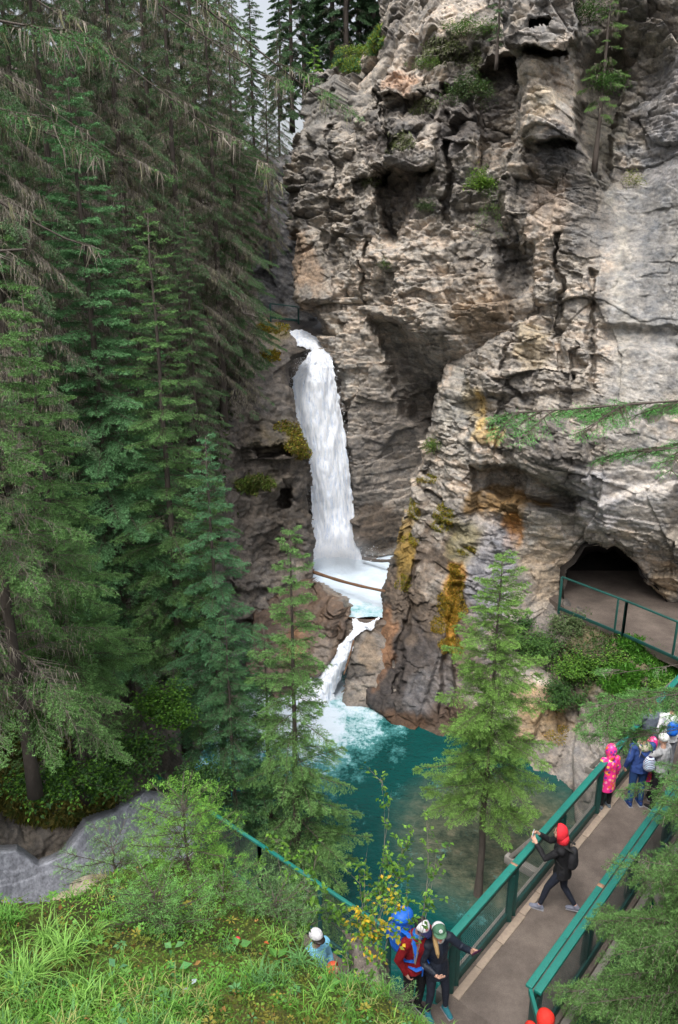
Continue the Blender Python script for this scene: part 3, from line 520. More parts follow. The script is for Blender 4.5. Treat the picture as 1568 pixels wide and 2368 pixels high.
def place(o, u, v, Y, rz=0, s=1, z=None):
    p = P(u, v, Y); o.location = p if z is None else (p[0], p[1], z); o.rotation_euler = (0, 0, rz); o.scale = (s, s, s) if not isinstance(s, tuple) else s; return o
G_BLUE = (.055, .135, .075); G_YEL = (.115, .19, .045); G_DK = (.03, .065, .03)
# trees that stand by themselves
def own(o, label, group=None, cat='tree'): return tag(o, label, cat, group)
t = own(spruce(8.2, 1.5, 11, base_free=.27, green=(.085, .165, .035), nl=.034, nw=.011, droop=.38, ragged=.5, dens=1.1, shape=.62), 'bright green spruce with bare lower trunk rising from the pool edge behind the bridge handrail'); t.location = (3.03, 13.45, -3.1)
t = own(spruce(9.2, 1.65, 12, base_free=.06, green=(.075, .155, .045), nl=.034, nw=.011, droop=.5, dens=.95, shape=.8, ragged=.5), 'pointed green spruce in front of the cascade and the teal pool'); place(t, 676, 1985, 11.9, .5, 1, -1.9); t.location = (-.84, 12.6, -3.2)
t = own(spruce(6.6, .95, 13, base_free=.25, green=(.05, .115, .045), dens=.7, grey=.25, droop=.45), 'thin sparse young spruce just left of the pointed spruce by the pool'); t.location = (-1.40, 13.1, -2.8)
t = own(spruce(12.2, 2.05, 14, base_free=.05, green=(.065, .15, .065), dens=1.0, droop=.42, nl=.036, nw=.012, grey=.12), 'large blue green spruce with layered sprays on the left slope, left of the waterfall'); place(t, 292, 1560, 14.6, 1.1, 1); t.location.z -= .2
t = own(spruce(10.5, 1.7, 15, base_free=.1, green=(.06, .125, .04), dens=.85, ragged=.4, droop=.45, grey=.15), 'dark green spruce between the large blue green spruce and the fall rock'); place(t, 430, 1690, 14.2, 2.3, 1)
t = own(spruce(7.4, 1.3, 16, base_free=.1, green=(.05, .13, .06), dens=.95, droop=.5), 'slim green spruce at the water line in front of the brown fall rock'); place(t, 520, 1800, 13.6, .3, 1)
t = own(spruce(9.5, 1.75, 17, base_free=.08, green=(.055, .12, .035), dens=.9, grey=.4, lich=.2, droop=.55, trunk_r=.07), 'lichen hung spruce with thick mossy trunk at the left edge'); place(t, 70, 1760, 9.6, .7, 1)
t = own(spruce(8.2, 1.6, 18, base_free=.16, green=(.07, .145, .045), dens=.9, ragged=.4, grey=.1, droop=.5), 'full green spruce low on the left slope above the streaked slab'); place(t, 190, 1790, 11.4, 1.9, 1)
t = own(spruce(7.2, 1.35, 19, base_free=.02, green=(.05, .125, .05), dens=1.0, droop=.45), 'bushy green spruce behind the path railing, left of the pointed spruce'); place(t, 548, 1960, 12.6, 2.9, .85); t.location.z = -1.9
# the dense old forest above on the left
old = [spruce(13, 1.75, 30 + k, base_free=.08, green=(.045, .085, .04), dens=.85, grey=.75, lich=.5, droop=.8, ragged=.6, nl=.034, nw=.011, shape=.6, up0=.05) for k in range(3)]
grn = [spruce(12, 1.7, 40 + k, base_free=.06, green=(.05, .10, .042), dens=.8, grey=.4, lich=.22, droop=.6, ragged=.45, nl=.036, nw=.012, shape=.7) for k in range(2)]
spots = [(-230, 1500, 12.0, 3, .9), (-330, 1200, 14.5, 1, 1.1), (-260, 900, 17.5, 0, 1.1), (60, 1150, 13.5, 0, 1.0), (200, 1180, 17, 1, 1.0), (-40, 1000, 15, 2, 1.1), (120, 980, 18.5, 3, 1.0), (250, 1000, 20.5, 0, 1.1), (330, 1020, 21, 1, 1.05), (440, 1000, 22.5, 2, 1.1), (520, 980, 24, 0, 1.05), (560, 900, 25.5, 3, .95), (480, 820, 26, 4, 1.1),
         (380, 790, 26.5, 2, 1.1), (280, 780, 26.5, 1, 1.1), (170, 760, 24.5, 0, 1.15), (60, 740, 23, 4, 1.1), (-30, 640, 23.5, 1, 1.2), (560, 640, 29, 1, .68), (625, 600, 31, 2, .5), (500, 520, 30.5, 0, 1.15), (410, 480, 31.5, 3, 1.15), (320, 470, 31.5, 2, 1.15), (230, 420, 31, 1, 1.15), (130, 400, 29.5, 0, 1.2),
         (30, 380, 28.5, 2, 1.2), (590, 430, 34, 4, .62), (650, 500, 35.5, 0, .6), (-90, 500, 20, 0, 1.1), (520, 330, 36, 1, .6), (430, 300, 36, 4, .95), (350, 280, 36, 0, 1.2), (240, 260, 35, 2, 1.2), (350, 1280, 18.6, 3, .8), (470, 1240, 20.6, 4, .72), (100, 1330, 13.6, 4, .72)]
protos = old + grn; rsp = np.random.RandomState(2); usedp = set()
for (u, v, Y, k, s) in spots:
    src = protos[k]; o = src if k not in usedp else copy_tree(src); usedp.add(k)
    place(o, u, v, Y, rsp.rand() * 6, (s, s, s * rsp.uniform(.9, 1.15)))
    if k < 3: tag(o, 'grey brown spruce draped with dead twigs and lichen in the left slope forest', 'tree', 'old lichen draped spruces on the left slope')
    else: tag(o, 'dark green spruce among the grey lichen draped ones on the left slope', 'tree', 'dark green spruces among the old forest')
# the rim forest at the head of the gorge
far = [spruce(16, 1.9, 50 + k, base_free=.02, green=(.04, .08, .04), dens=.6, grey=.45, lich=.05, droop=.6, ragged=.4, nl=.06, nw=.026, shape=.75) for k in range(2)]
fs = [(585, 250, 56, .4), (650, 260, 50, .62), (705, 240, 44, .95), (735, 215, 46, 1.0), (768, 190, 43, .95), (800, 165, 42, 1.0), (830, 150, 44, 1.1), (862, 130, 43, 1.0), (676, 280, 40, .8), (880, 120, 47, 1.1), (905, 110, 44, 1.1)]
for i, (u, v, Y, s) in enumerate(fs):
    o = far[i] if i < 2 else copy_tree(far[i % 2]); place(o, u, v, Y, rsp.rand() * 6, s)
    tag(o, 'slender dark conifer on the far rim against the white sky', 'tree', 'conifers on the rim at the head of the gorge')
# ledge trees and bushes on the cliff
def small_fir(label, u, v, Y, H, rad, seed, green, **k): t = own(spruce(H, rad, seed, name='young_spruce', green=green, **k), label, cat='tree'); place(t, u, v, Y, seed); return t
small_fir('thin drooping spruce in the recess right of the pale rock pillar', 1380, 345, 24.2, 5.4, .8, 61, (.075, .14, .04), base_free=.15, dens=.55, grey=.4, lich=.2, ragged=.6)
small_fir('leggy little spruce on the cliff top above the dark cleft', 1150, 110, 26.6, 2.6, .7, 63, (.06, .11, .05), base_free=.05, dens=.6, ragged=.6)
small_fir('light green sapling at the foot of the far rim', 728, 200, 38.5, 1.6, .5, 64, (.13, .24, .04), base_free=.0)
# broad leaves
def leaves(fo, rs, p, d, L, W, col, droopy=.3):
    """folded pointed leaves: p base, d direction"""
    n = len(p); s = nrmz(np.cross(d, np.array([0, 0, 1.]) + rs.normal(0, .35, (n, 3)))); nn = np.cross(s, d); L = np.asarray(L).reshape(-1, 1); W = np.asarray(W).reshape(-1, 1)
    m = p + d * L * .45 - nn * L * .06; tip = p + d * L + np.array([0, 0, -1.]) * L * droopy; l = m + s * W / 2 + nn * W * .16; r = m - s * W / 2 + nn * W * .16
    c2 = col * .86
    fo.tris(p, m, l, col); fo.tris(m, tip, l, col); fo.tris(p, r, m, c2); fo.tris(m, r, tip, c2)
def bush(name, label, cat, seed, center, size, nst, nleaf, leaf, cols, stemc=(.13, .11, .08), spread=1., hang=0., group=None):
    """many stems from the root, leaves along them, cols = list of leaf colours"""
    rs = np.random.RandomState(seed); root = empty(name, center); fo = FO(); fs_ = FO(); cols = np.array(cols)
    for i in range(nst):
        a = rs.rand() * 6.28; r = rs.rand() ** .6; e = np.array([math.cos(a) * size[0] * r * spread, math.sin(a) * size[1] * r * spread, size[2] * (1 - .45 * r * r) * rs.uniform(.55, 1.05) - hang * r * size[2] * 1.6])
        b = np.array([e[0] * .25, e[1] * .25, 0]); mid = (b + e) / 2 + rs.normal(0, .08, 3) * size[2] + np.array([0, 0, .15 * size[2]]); n = 9; t = np.linspace(0, 1, n)[:, None]
        ax = b * (1 - t) ** 2 + 2 * mid * t * (1 - t) + e * t * t
        ribs(fs_, ax[:-1], ax[1:] + (ax[1:] - ax[:-1]) * .3, np.linspace(.008, .002, n - 1) * max(size) * .9, np.tile(stemc, (n - 1, 1)), rs)
        k = nleaf; tt = rs.uniform(.25, 1, k); p = np.stack([np.interp(tt, t[:, 0], ax[:, q]) for q in range(3)], -1) + rs.normal(0, leaf * .9, (k, 3)) * (1.2 - .3 * tt[:, None])
        d = nrmz(rs.normal(0, 1, (k, 3)) * np.array([1, 1, .45]) + np.array([0, 0, .25]) + nrmz(p - b) * .5); c = cols[rs.randint(0, len(cols), k)] * rs.uniform(.7, 1.3, (k, 1))
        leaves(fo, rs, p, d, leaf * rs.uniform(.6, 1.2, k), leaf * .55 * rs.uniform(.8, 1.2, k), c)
    fo.build('foliage', M_leaf, root); fs_.build('stem', M_dull, root); tag(root, label, cat, group); return root
GL = [(.07, .17, .02), (.11, .25, .03), (.05, .13, .025), (.15, .29, .04)]; GLD = [(.035, .09, .02), (.06, .15, .03), (.05, .11, .04)]; GY = [(.2, .27, .03), (.13, .24, .03), (.1, .19, .03)]
bush('shrub', 'bright green shrub hanging from the cliff ledge right of centre', 'shrub', 70, P(1110, 440, 24.9), (.55, .4, .75), 60, 34, .07, [(.14, .25, .04), (.2, .30, .05), (.09, .18, .03)], hang=.25)
bush('shrub', 'hanging green tendrils below the bright ledge shrub', 'shrub', 71, P(1130, 470, 24.8), (.5, .35, .9), 30, 24, .05, [(.09, .18, .04), (.12, .2, .05)], hang=1.0)
bush('shrub', 'small grey green bush below the dark cliff crack', 'shrub', 72, P(988, 490, 26.6), (.45, .3, .4), 26, 26, .06, [(.09, .15, .07), (.12, .17, .08)])
bush('shrub', 'faint green bush halfway down the cliff above the overhang', 'shrub', 73, P(897, 625, 26.9), (.3, .25, .5), 20, 24, .06, [(.12, .18, .06)])
bush('shrub', 'green and yellow bush on the buttress edge beside the fall', 'shrub', 74, P(1000, 1045, 25), (.42, .3, .45), 30, 30, .065, [(.1, .19, .04), (.16, .2, .04), (.08, .15, .04)])
bush('shrub', 'pale yellowish bush on the smooth grey wall at the right', 'shrub', 75, P(1462, 435, 22.8), (.35, .25, .45), 24, 20, .055, [(.2, .22, .05), (.15, .17, .05)])
bush('shrub', 'low green bush on top of the cliff above the pink block', 'shrub', 76, P(985, 160, 27.6), (.7, .4, .35), 30, 24, .06, [(.09, .16, .05), (.13, .2, .04)])
bush('shrub', 'green bushes topping the cliff left of the rock pillar', 'shrub', 77, P(1080, 90, 27.5), (1.1, .6, .7), 50, 30, .07, [(.08, .15, .05), (.11, .19, .04)])
bush('shrub', 'green bush on the right cliff ledge beside the recess spruce', 'shrub', 78, P(1400, 215, 24.2), (.7, .5, .6), 46, 26, .07, [(.08, .17, .04), (.06, .13, .04)])
bush('shrub', 'green bush at the upper right above the recess spruce', 'shrub', 79, P(1360, 60, 24.6), (.8, .5, .7), 46, 26, .07, [(.08, .15, .04), (.06, .12, .04)])
bush('shrub', 'yellow green ground shrub on the sloping cliff rim at left of the cliff', 'shrub', 80, P(835, 125, 35), (1.2, .5, .25), 40, 30, .09, [(.14, .24, .08), (.24, .28, .05)])
bush('shrub', 'dark shaggy bush in the cleft left of the rock pillar', 'shrub', 62, P(1085, 215, 26.2), (1.0, .6, .8), 70, 34, .075, [(.05, .09, .035), (.07, .12, .05), (.1, .14, .06)], hang=.5)
# shrubs on the far bank
for i, (u, v, Y, sz, ns, c, lab) in enumerate([
    (1235, 1500, 20.4, (.85, .7, .95), 70, [(.055, .13, .035), (.09, .19, .04)], 'dense dark green bush at the left end of the far bank'),
    (1330, 1450, 20.9, (.9, .6, .75), 70, [(.10, .15, .06), (.14, .18, .08), (.08, .14, .05)], 'grey green feathery bush in front of the tunnel mouth'),
    (1350, 1545, 19.6, (1.0, .8, .85), 90, GL, 'wide leafy green bush in the middle of the far bank'),
    (1430, 1530, 19.3, (.7, .6, .6), 56, GL, 'round leafy bush just under the tunnel railing'),
    (1300, 1610, 19.0, (.75, .6, .7), 60, GLD, 'dark leafy bush low on the far bank above the moss'),
    (1470, 1620, 18.2, (.8, .6, .6), 60, GY, 'yellow green bush on the grassy part of the far bank'),
    (1545, 1610, 17.6, (.8, .6, .6), 60, GL, 'leafy bush at the right edge of the far bank'),
    (1200, 1440, 21.2, (.5, .4, .5), 34, GLD, 'small bush under the pale wall left of the tunnel')]):
    bush('shrub', lab, 'shrub', 90 + i, P(u, v, Y) - np.array([0, 0, sz[2] * .35]), sz, ns, 44, .075, c)
# alders and leafy shrubs near the camera
def alder(label, seed, base, tips, leaf=.055, per=20, cols=GL, w=.006):
    rs = np.random.RandomState(seed); b = np.array(base, float); root = empty('alder', tuple(b)); fo = FO(); fs_ = FO(); cols = np.array(cols)
    for tip in tips:
        e = np.array(tip, float) - b; mid = e * .55 + np.array([rs.normal(0, .08), 0, .12]); n = 10; t = np.linspace(0, 1, n)[:, None]; ax = 2 * mid * t * (1 - t) + e * t * t
        ribs(fs_, ax[:-1], ax[1:] + (ax[1:] - ax[:-1]) * .3, np.linspace(w, w * .3, n - 1), np.tile((.19, .17, .14), (n - 1, 1)), rs)
        for j in range(7):
            s0 = rs.uniform(.3, 1); q = np.array([np.interp(s0, t[:, 0], ax[:, k]) for k in range(3)]); d = nrmz(rs.normal(0, 1, 3) * np.array([1, 1, .5]) + np.array([0, 0, .3])); ln = rs.uniform(.1, .28); q2 = q + d * ln
            ribs(fs_, q[None], q2[None], np.array([w * .45]), np.array([(.16, .14, .11)]), rs); k = per
            tt = rs.uniform(.15, 1.05, k)[:, None]; p = q + (q2 - q) * tt + rs.normal(0, .018, (k, 3)); dd = nrmz(d + rs.normal(0, .8, (k, 3)) * np.array([1, 1, .6])); c = cols[rs.randint(0, len(cols), k)] * rs.uniform(.7, 1.35, (k, 1))
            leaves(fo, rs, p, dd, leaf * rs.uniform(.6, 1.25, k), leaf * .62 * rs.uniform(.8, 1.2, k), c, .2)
    fo.build('foliage', M_leaf, root); fs_.build('stem', M_dull, root); return tag(root, label, 'shrub')
alder('tall leafy alder with grey stems right of the pointed spruce', 101, P(850, 2200, 7.0), [P(880, 1800, 7.6), P(905, 1830, 7.5), P(960, 1900, 7.3), P(900, 1940, 7.2), P(935, 1960, 7.2), P(850, 1960, 7.2), P(930, 2020, 7.1), P(880, 2060, 7.0), P(830, 2020, 7.2)], per=9, leaf=.062)
alder('small alder sprig leaning over the teal pool', 102, P(960, 2230, 6.6), [P(985, 1890, 7.2), P(1010, 1960, 7.1), P(990, 2030, 6.9), P(940, 2060, 6.8)], per=6, leaf=.065)
alder('leafy alder in front of the dark path railing', 103, P(690, 2160, 6.0), [P(640, 1935, 6.4), P(690, 1970, 6.3), P(740, 1960, 6.4), P(720, 2060, 6.1), P(660, 2060, 6.1), P(600, 2070, 6), P(560, 2100, 5.8), P(770, 2080, 6.1), P(790, 2120, 6.1)], per=9, leaf=.062)
alder('leafy shrub with yellowing leaves beside the blue backpack', 104, P(880, 2240, 6.1), [P(860, 2080, 6.3), P(895, 2085, 6.3), P(925, 2065, 6.4), P(868, 2130, 6.2), P(830, 2130, 6.2), P(840, 2090, 6.2)], per=9, leaf=.06, cols=[(.07, .17, .02), (.11, .25, .03), (.5, .33, .02), (.3, .3, .03)])
alder('twiggy leafy shrub at the right end of the grass slope', 105, P(820, 2330, 5.3), [P(800, 2190, 5.5), P(860, 2180, 5.6), P(890, 2200, 5.5)], per=9, leaf=.05)
bush('shrub', 'glossy leaved shrub hanging over the streaked slab', 'shrub', 110, P(140, 1815, 10.0), (.9, .6, .45), 60, 40, .075, GLD + GL[:2], hang=.3)
bush('shrub', 'leafy shrub above the right end of the slab', 'shrub', 111, P(310, 1765, 11.6), (.9, .6, .7), 60, 40, .075, GLD + GL[:1], hang=.25)
bush('shrub', 'light green leafy shrub between slab and dark spruces', 'shrub', 112, P(390, 1680, 12.4), (.7, .6, .9), 60, 40, .08, GL[:3])
bush('shrub', 'leafy shrub above the railing at the foot of the spruces', 'shrub', 113, P(470, 1840, 11.7), (.7, .5, .7), 50, 36, .075, GLD)
bush('shrub', 'leafy shrub with arching stems over the middle of the slab edge', 'shrub', 115, P(225, 1820, 10.7), (.7, .4, .45), 60, 40, .07, GLD + GL[:2], hang=.4)
# fir saplings on the grass slope
def fir_bush(label, seed, base, H, rad, green=(.11, .22, .05), nb=26, **k):
    t = spruce(H, rad, seed, name='fir_sapling', base_free=.0, green=green, nl=.026, nw=.0045, nb=nb, trunk_r=.012, shape=.5, droop=.15, up0=.5, **k); t.location = tuple(base); return tag(t, label, 'sapling')
fir_bush('bright green fir sapling on the brow left of the railing', 120, P(440, 2070, 6.1), 1.15, .62, nb=50, green=(.09, .21, .03))
fir_bush('small round fir sapling in the middle of the grass slope', 121, P(365, 2170, 4.9), .5, .42, green=(.08, .19, .05), nb=30)
fir_bush('pale fir sprays in front of the grey slab', 122, P(270, 2050, 6.3), .5, .5, green=(.1, .2, .07), nb=18)
fir_bush('fir sapling at the right end of the slope top', 123, P(520, 2130, 5.6), .38, .42, green=(.08, .19, .05), nb=22)
fir_bush('little fir sapling beside the rock at the end of the slope', 124, P(880, 2370, 5.0), .3, .28, green=(.09, .18, .06), nb=18)
fir_bush('low fir sapling by the foot of the alder', 125, P(640, 2150, 5.6), .4, .36, green=(.08, .16, .06), nb=18)
# spruce at the right, whose trunk stands just outside the view
def side_spruce(label, seed, base, H, rad, **k):
    t = spruce(H, rad, seed, **k); t.location = tuple(base); return tag(t, label, 'tree')
side_spruce('shaggy dark spruce filling the lower right corner beside the bridge', 130, (4.95, 6.5, -3.0), 9.6, 2.6, base_free=.35, green=(.05, .11, .03), dens=1.9, grey=.2, lich=.14, droop=.6, shape=.5, nl=.034, nw=.008, trunk_r=.1)
side_spruce('tall spruce at the right edge with branches over the hikers', 131, (6.75, 9.7, -3.0), 9.4, 2.1, base_free=.3, green=(.06, .14, .045), dens=.75, grey=.3, lich=.1, droop=.45, shape=.35, nl=.03, nw=.008)
# near limbs reaching into the picture: trees rooted beside the viewer
def limb_tree(label, seed, base, H, tr, limbs, green, nl=.022, nw=.004, lich=0., name='spruce_tree'):
    rs = np.random.RandomState(seed); root = empty(name, base); b = np.array(base); mb = MB(); mb.tube([(0, 0, z) for z in np.linspace(-1, H, 8)], np.linspace(tr * 1.3, tr * .6, 8), 10); mb.build('trunk', M_bark, root, smooth=True); fo = FO()
    lb = MB()
    for (tip, z0, w, leafy) in limbs:
        a = np.array([0, 0, z0]); e = np.array(tip) - b; n = 12; t = np.linspace(0, 1, n)[:, None]; ax = a * (1 - t) + e * t; ax[:, 2] += .06 * np.sin(t[:, 0] * 9 + seed) * leafy[2]; ax[:, 2] += np.sin(t[:, 0] * 3.14) * leafy[1]
        lb.tube(ax, np.linspace(w, w * .25, n), 6)
        for j in range(int(leafy[0])):
            s0 = rs.uniform(leafy[3], 1); o = np.array([np.interp(s0, t[:, 0], ax[:, k]) for k in range(3)]); az = math.atan2(e[1], e[0]) + (1 if j % 2 else -1) * rs.uniform(.3, 1.1)
            spruce_branch(fo, rs, o, az, rs.uniform(.18, .5) * leafy[4], 0, .35, 1.2, nl, nw, green, leafy[5], lich, tipup=.1)
    lb.build('limb', M_bark, root, smooth=True); fo.build('crown', M_needle, root); return tag(root, label, 'tree')
limb_tree('spruce limb with blurred green sprays crossing the grey wall at the right', 140, (4.3, 4.3, 0), 15, .16, [(P(1190, 950, 4.3), P(1600, 880, 4.3)[2] + .0, .014, (34, .0, .2, .42, .85, 0.)), (P(1500, 1040, 4.2), P(1600, 900, 4.3)[2], .01, (18, 0, .2, .4, .9, .1))], (.06, .17, .045))
limb_tree('spruce at the right edge whose green sprays hang over the bridge rail', 143, (7.4, 8.7, -3), 13, .12, [(P(1345, 1640, 8.4), 8.6, .012, (40, .0, .2, .35, 1.2, .05)), (P(1400, 1720, 8.3), 8.2, .012, (32, 0, .2, .35, 1.1, .1)), (P(1420, 1560, 8.6), 9.0, .012, (14, 0, .2, .3, .9, .5)), (P(1500, 1830, 8.2), 7.6, .012, (26, 0, .2, .3, 1.0, .1))], (.055, .135, .035), nl=.03, nw=.008, lich=.05)
limb_tree('near spruce with lichen crusted bare limbs in the upper left', 141, (-4.2, 5.6, 0), 17, .10, [(P(225, 560, 6.0), P(-60, 290, 5.6)[2], .022, (8, .12, 1.2, .3, .8, .8)), (P(215, 330, 6.3), P(-60, 120, 5.6)[2], .018, (12, .1, .8, .25, 1.1, .15)), (P(120, 260, 5.8), P(-60, 120, 5.6)[2], .014, (9, 0, .6, .3, 1.1, 0.)), (P(170, 60, 5.9), P(-60, -60, 5.6)[2], .022, (10, 0, .6, .3, 1.1, .1)), (P(60, 560, 5.4), P(-60, 420, 5.6)[2], .03, (4, -.1, 1, .5, .6, .6))], (.04, .11, .035), lich=.25)
spruce_corner = side_spruce('short dense spruce in the bottom right corner below the bridge rail', 132, (4.15, 5.75, -3.0), 6.3, 1.7, base_free=.05, green=(.05, .12, .03), dens=1.1, grey=.15, lich=.1, droop=.5, shape=.6, nl=.03, nw=.006)
side_spruce('young spruce growing up beside the bridge timbers', 133, (4.75, 7.7, -3.0), 4.4, 1.2, base_free=.05, green=(.05, .13, .035), dens=1.1, droop=.45, shape=.7, nl=.03, nw=.006)
limb_tree('near spruce whose drooping limb with green tips hangs before the rim', 142, (-5.6, 7.0, -1), 19, .09, [(P(770, 255, 7.7), 15.6, .022, (20, .35, .6, .5, 1.0, .3)), (P(640, 200, 7.5), 15.2, .018, (12, .3, .8, .45, .9, .5)), (P(655, 430, 7.7), 14.3, .014, (14, .5, .5, .5, .9, .85)), (P(330, 400, 7.4), 13.6, .012, (10, .4, .5, .4, .8, .9))], (.06, .14, .04), lich=.3)
# ---------------------------------------------------------------- paths, bridge and railings
def poly_floor(name, pts, z, th, mat):
    n = len(pts); V = [(x, y, z) for x, y in pts] + [(x, y, z - th) for x, y in pts]; me = bpy.data.meshes.new(name)
    me.from_pydata(V, [], [tuple(range(n)), tuple(range(2 * n - 1, n - 1, -1))] + [(k, n + k, n + (k + 1) % n, (k + 1) % n) for k in range(n)]); me.materials.append(mat)
    import bmesh
    b = bmesh.new(); b.from_mesh(me); bmesh.ops.recalc_face_normals(b, faces=b.faces); b.to_mesh(me); b.free()
    o = bpy.data.objects.new(name, me); C.objects.link(o); return o
M_path = NT('gritty_path'); f = M_path.noise(1.3, 7, .75); g = M_path.noise(170, 3, .7); h = M_path.noise(60, 3, .7)
c = M_path.ramp(f, [(.3, (.052, .043, .038)), (.48, (.092, .076, .067)), (.7, (.145, .122, .108))]); c = M_path.mix(1.0, c, M_path.ramp(g, [(.35, (.45, .45, .45)), (.62, (1.6, 1.57, 1.5))]), 'MULTIPLY'); c = M_path.mix(1.0, c, M_path.ramp(h, [(.3, (.82, .8, .8)), (.6, (1.08, 1.06, 1.05))]), 'MULTIPLY')
M_path.l(c, M_path.b.inputs['Base Color']); M_path.b.inputs['Roughness'].default_value = .7; M_path.bump(g, .5, .004); M_path = M_path.m
tag(poly_floor('tunnel_path', [(6.2, 23.2), (6.95, 21.2), (8.0, 19.95), (9.0, 18.4), (9.6, 16.6), (11, 15.2), (16, 15.2), (16, 23.6), (11.4, 23.9), (10.6, 24.4), (6.6, 24.4)], 0, .25, M_path), kind='structure')
AX, AY = 1.61, 8.59; DX, DY = .657, .754; NX, NY = .754, -.657
def BP(s, n, z): return (AX + s * DX + n * NX, AY + s * DY + n * NY, z)
tag(poly_floor('path', [(-7, 14.6), (-3.35, 12.02), (.72, 8.62), (1.42, 8.42), BP(.25, .02, 0)[:2], BP(.25, 1.35, 0)[:2], BP(-.12, 1.42, 0)[:2], (3.3, 6.6), (3.2, 5.2), (.2, 5.6), (-2.5, 7.4), (-7, 10.4)], -.006, .3, M_path), kind='structure')
def paint(name, col, worn, scale=18, rough=.45):
    m = NT(name); f1 = m.noise(scale, 6, .75); f2 = m.noise(5, 6, .75)
    c = m.mix(f2, tuple(k * .6 for k in col), tuple(k * 1.35 for k in col)); c = m.mix(m.ramp(f1, [(.59, (0, 0, 0)), (.66, (1, 1, 1))]), c, worn); m.l(c, m.b.inputs['Base Color']); m.b.inputs['Roughness'].default_value = rough; m.bump(f1, .3, .003); return m.m
M_green = paint('green_painted_wood', (.010, .155, .125), (.02, .075, .06)); M_dgreen = paint('dark_green_paint', (.008, .052, .045), (.02, .03, .025))
M_grey = matte('weathered_timber', (.21, .195, .175), .85, .35, 12, .6, .01, mapping=(1, 1, 1)); M_wire = matte('wire', (.06, .085, .08), .5, .2, 40, 0); M_bare = matte('bare_wood', (.33, .2, .13), .8, .3, 20, .4, .004)
M_kerb = matte('worn_kerb', (.29, .23, .18), .9, .35, 16, .6, .008)
LB = 12.5
br = empty('footbridge', BP(0, 0, 0)); binv = Matrix.Translation(br.location).inverted()
def part(mb, name, mat, parent=None, bevel=.006, root=None, smooth=False):
    root = root or br; o = mb.build(name, mat, parent or root, smooth=smooth, bevel=bevel); 
    o.data.transform(Matrix.Translation(root.location).inverted()) if parent is None or True else None
    return o
m = MB(); m.bar(BP(0, .68, -.06), BP(LB, .68, -.06), 1.48, .12); part(m, 'deck', M_path)
m = MB(); rk = np.random.RandomState(3)
s_ = 0.0
while s_ < LB: # edge strip of short worn lengths
    L_ = min(LB - s_, rk.uniform(.55, .75)); w_ = .115 + rk.uniform(-.012, .018); m.bar(BP(s_ + .006, .05 + w_ / 2, .006), BP(s_ + L_ - .006, .05 + w_ / 2, .006), w_, .03); s_ += L_
part(m, 'kerb', M_kerb, bevel=.008)
m = MB(); m.bar(BP(-.35, 0, 1.10), BP(LB, 0, 1.10), .115, .05); hl = part(m, 'handrail', M_green)
m = MB(); m.bar(BP(-.3, .0, 1.005), BP(LB, .0, 1.015), .045, .115); part(m, 'rail_beam', M_dgreen, hl)
m = MB(); m.bar(BP(-.02, 1.215, 1.10), BP(LB, 1.215, 1.10), .095, .045); hr = part(m, 'handrail', M_green)
m = MB(); m.bar(BP(-.0, 1.33, 1.078), BP(LB, 1.33, 1.078), .105, .05); part(m, 'outer_rail', M_green, hr)
m = MB(); m.bar(BP(2.22, 1.215, 1.1245), BP(2.30, 1.215, 1.1245), .0965, .004); part(m, 'worn_patch', M_bare, hr, bevel=0)
m = MB(); m.bar(BP(1.75, 0, 1.127), BP(1.80, 0, 1.127), .1165, .004); part(m, 'worn_patch', M_bare, hl, bevel=0)
m = MB(); m.bar(BP(-.0, 1.30, 1.01), BP(LB, 1.27, 1.01), .045, .12); part(m, 'rail_beam', M_dgreen, hr)
posts = [.05, 1.75, 3.45, 5.15, 6.85, 8.55, 10.25, 11.95]
for s in posts:
    for n in (-.01, 1.28):
        m = MB(); m.bar(BP(s, n, -.35), BP(s, n, .94), .09, .09); m.bar(BP(s + .14, n, -.35), BP(s + .14, n, .94), .05, .09); part(m, 'post', M_dgreen)
for n, nn in ((-.03, -1), (1.33, 1)):
    m = MB(); m.bar(BP(0, n, .085), BP(LB, n, .085), .05, .16); part(m, 'toe_board', M_dgreen)
    m = MB(); L0, L1 = 0, LB
    for k in range(int(LB / .052)): s = k * .052; m.bar(BP(s, n, .16), BP(s, n, .95), .0032, .0032, (1, 0, 0))
    for k in range(16): z = .17 + k * .052; m.bar(BP(0, n, z), BP(LB, n, z), .0032, .0032)
    part(m, 'wire_mesh', M_wire, bevel=0)
    m = MB(); m.bar(BP(0, n + nn * .12, -.22), BP(LB, n + nn * .12, -.22), .14, .26); part(m, 'girder', M_grey)
for s in (3.4, 6.9, 10.3):
    m = MB(); m.bar(BP(s, -.95, -.44), BP(s, 2.3, -.44), .14, .16); part(m, 'crossbeam', M_grey)
    for n0, n1 in ((-.06, -.85), (1.42, 2.2)):
        m = MB(); m.bar(BP(s, n0, .93), BP(s, n1, -.36), .07, .10, (DX, DY, 0)); part(m, 'brace', M_grey)
for s, e in ((1.4, 4.6), (5.2, 8.2)):
    m = MB(); m.bar(BP(s, 1.75, -2.9), BP(e, 1.62, -.45), .2, .2); part(m, 'strut', M_grey)
m = MB(); m.bar(BP(5.0, -.25, -2.95), BP(5.0, 1.6, -.3), .16, .16); m.bar(BP(5.0, 1.6, -2.95), BP(5.0, -.25, -.3), .16, .16); part(m, 'trestle', M_grey)
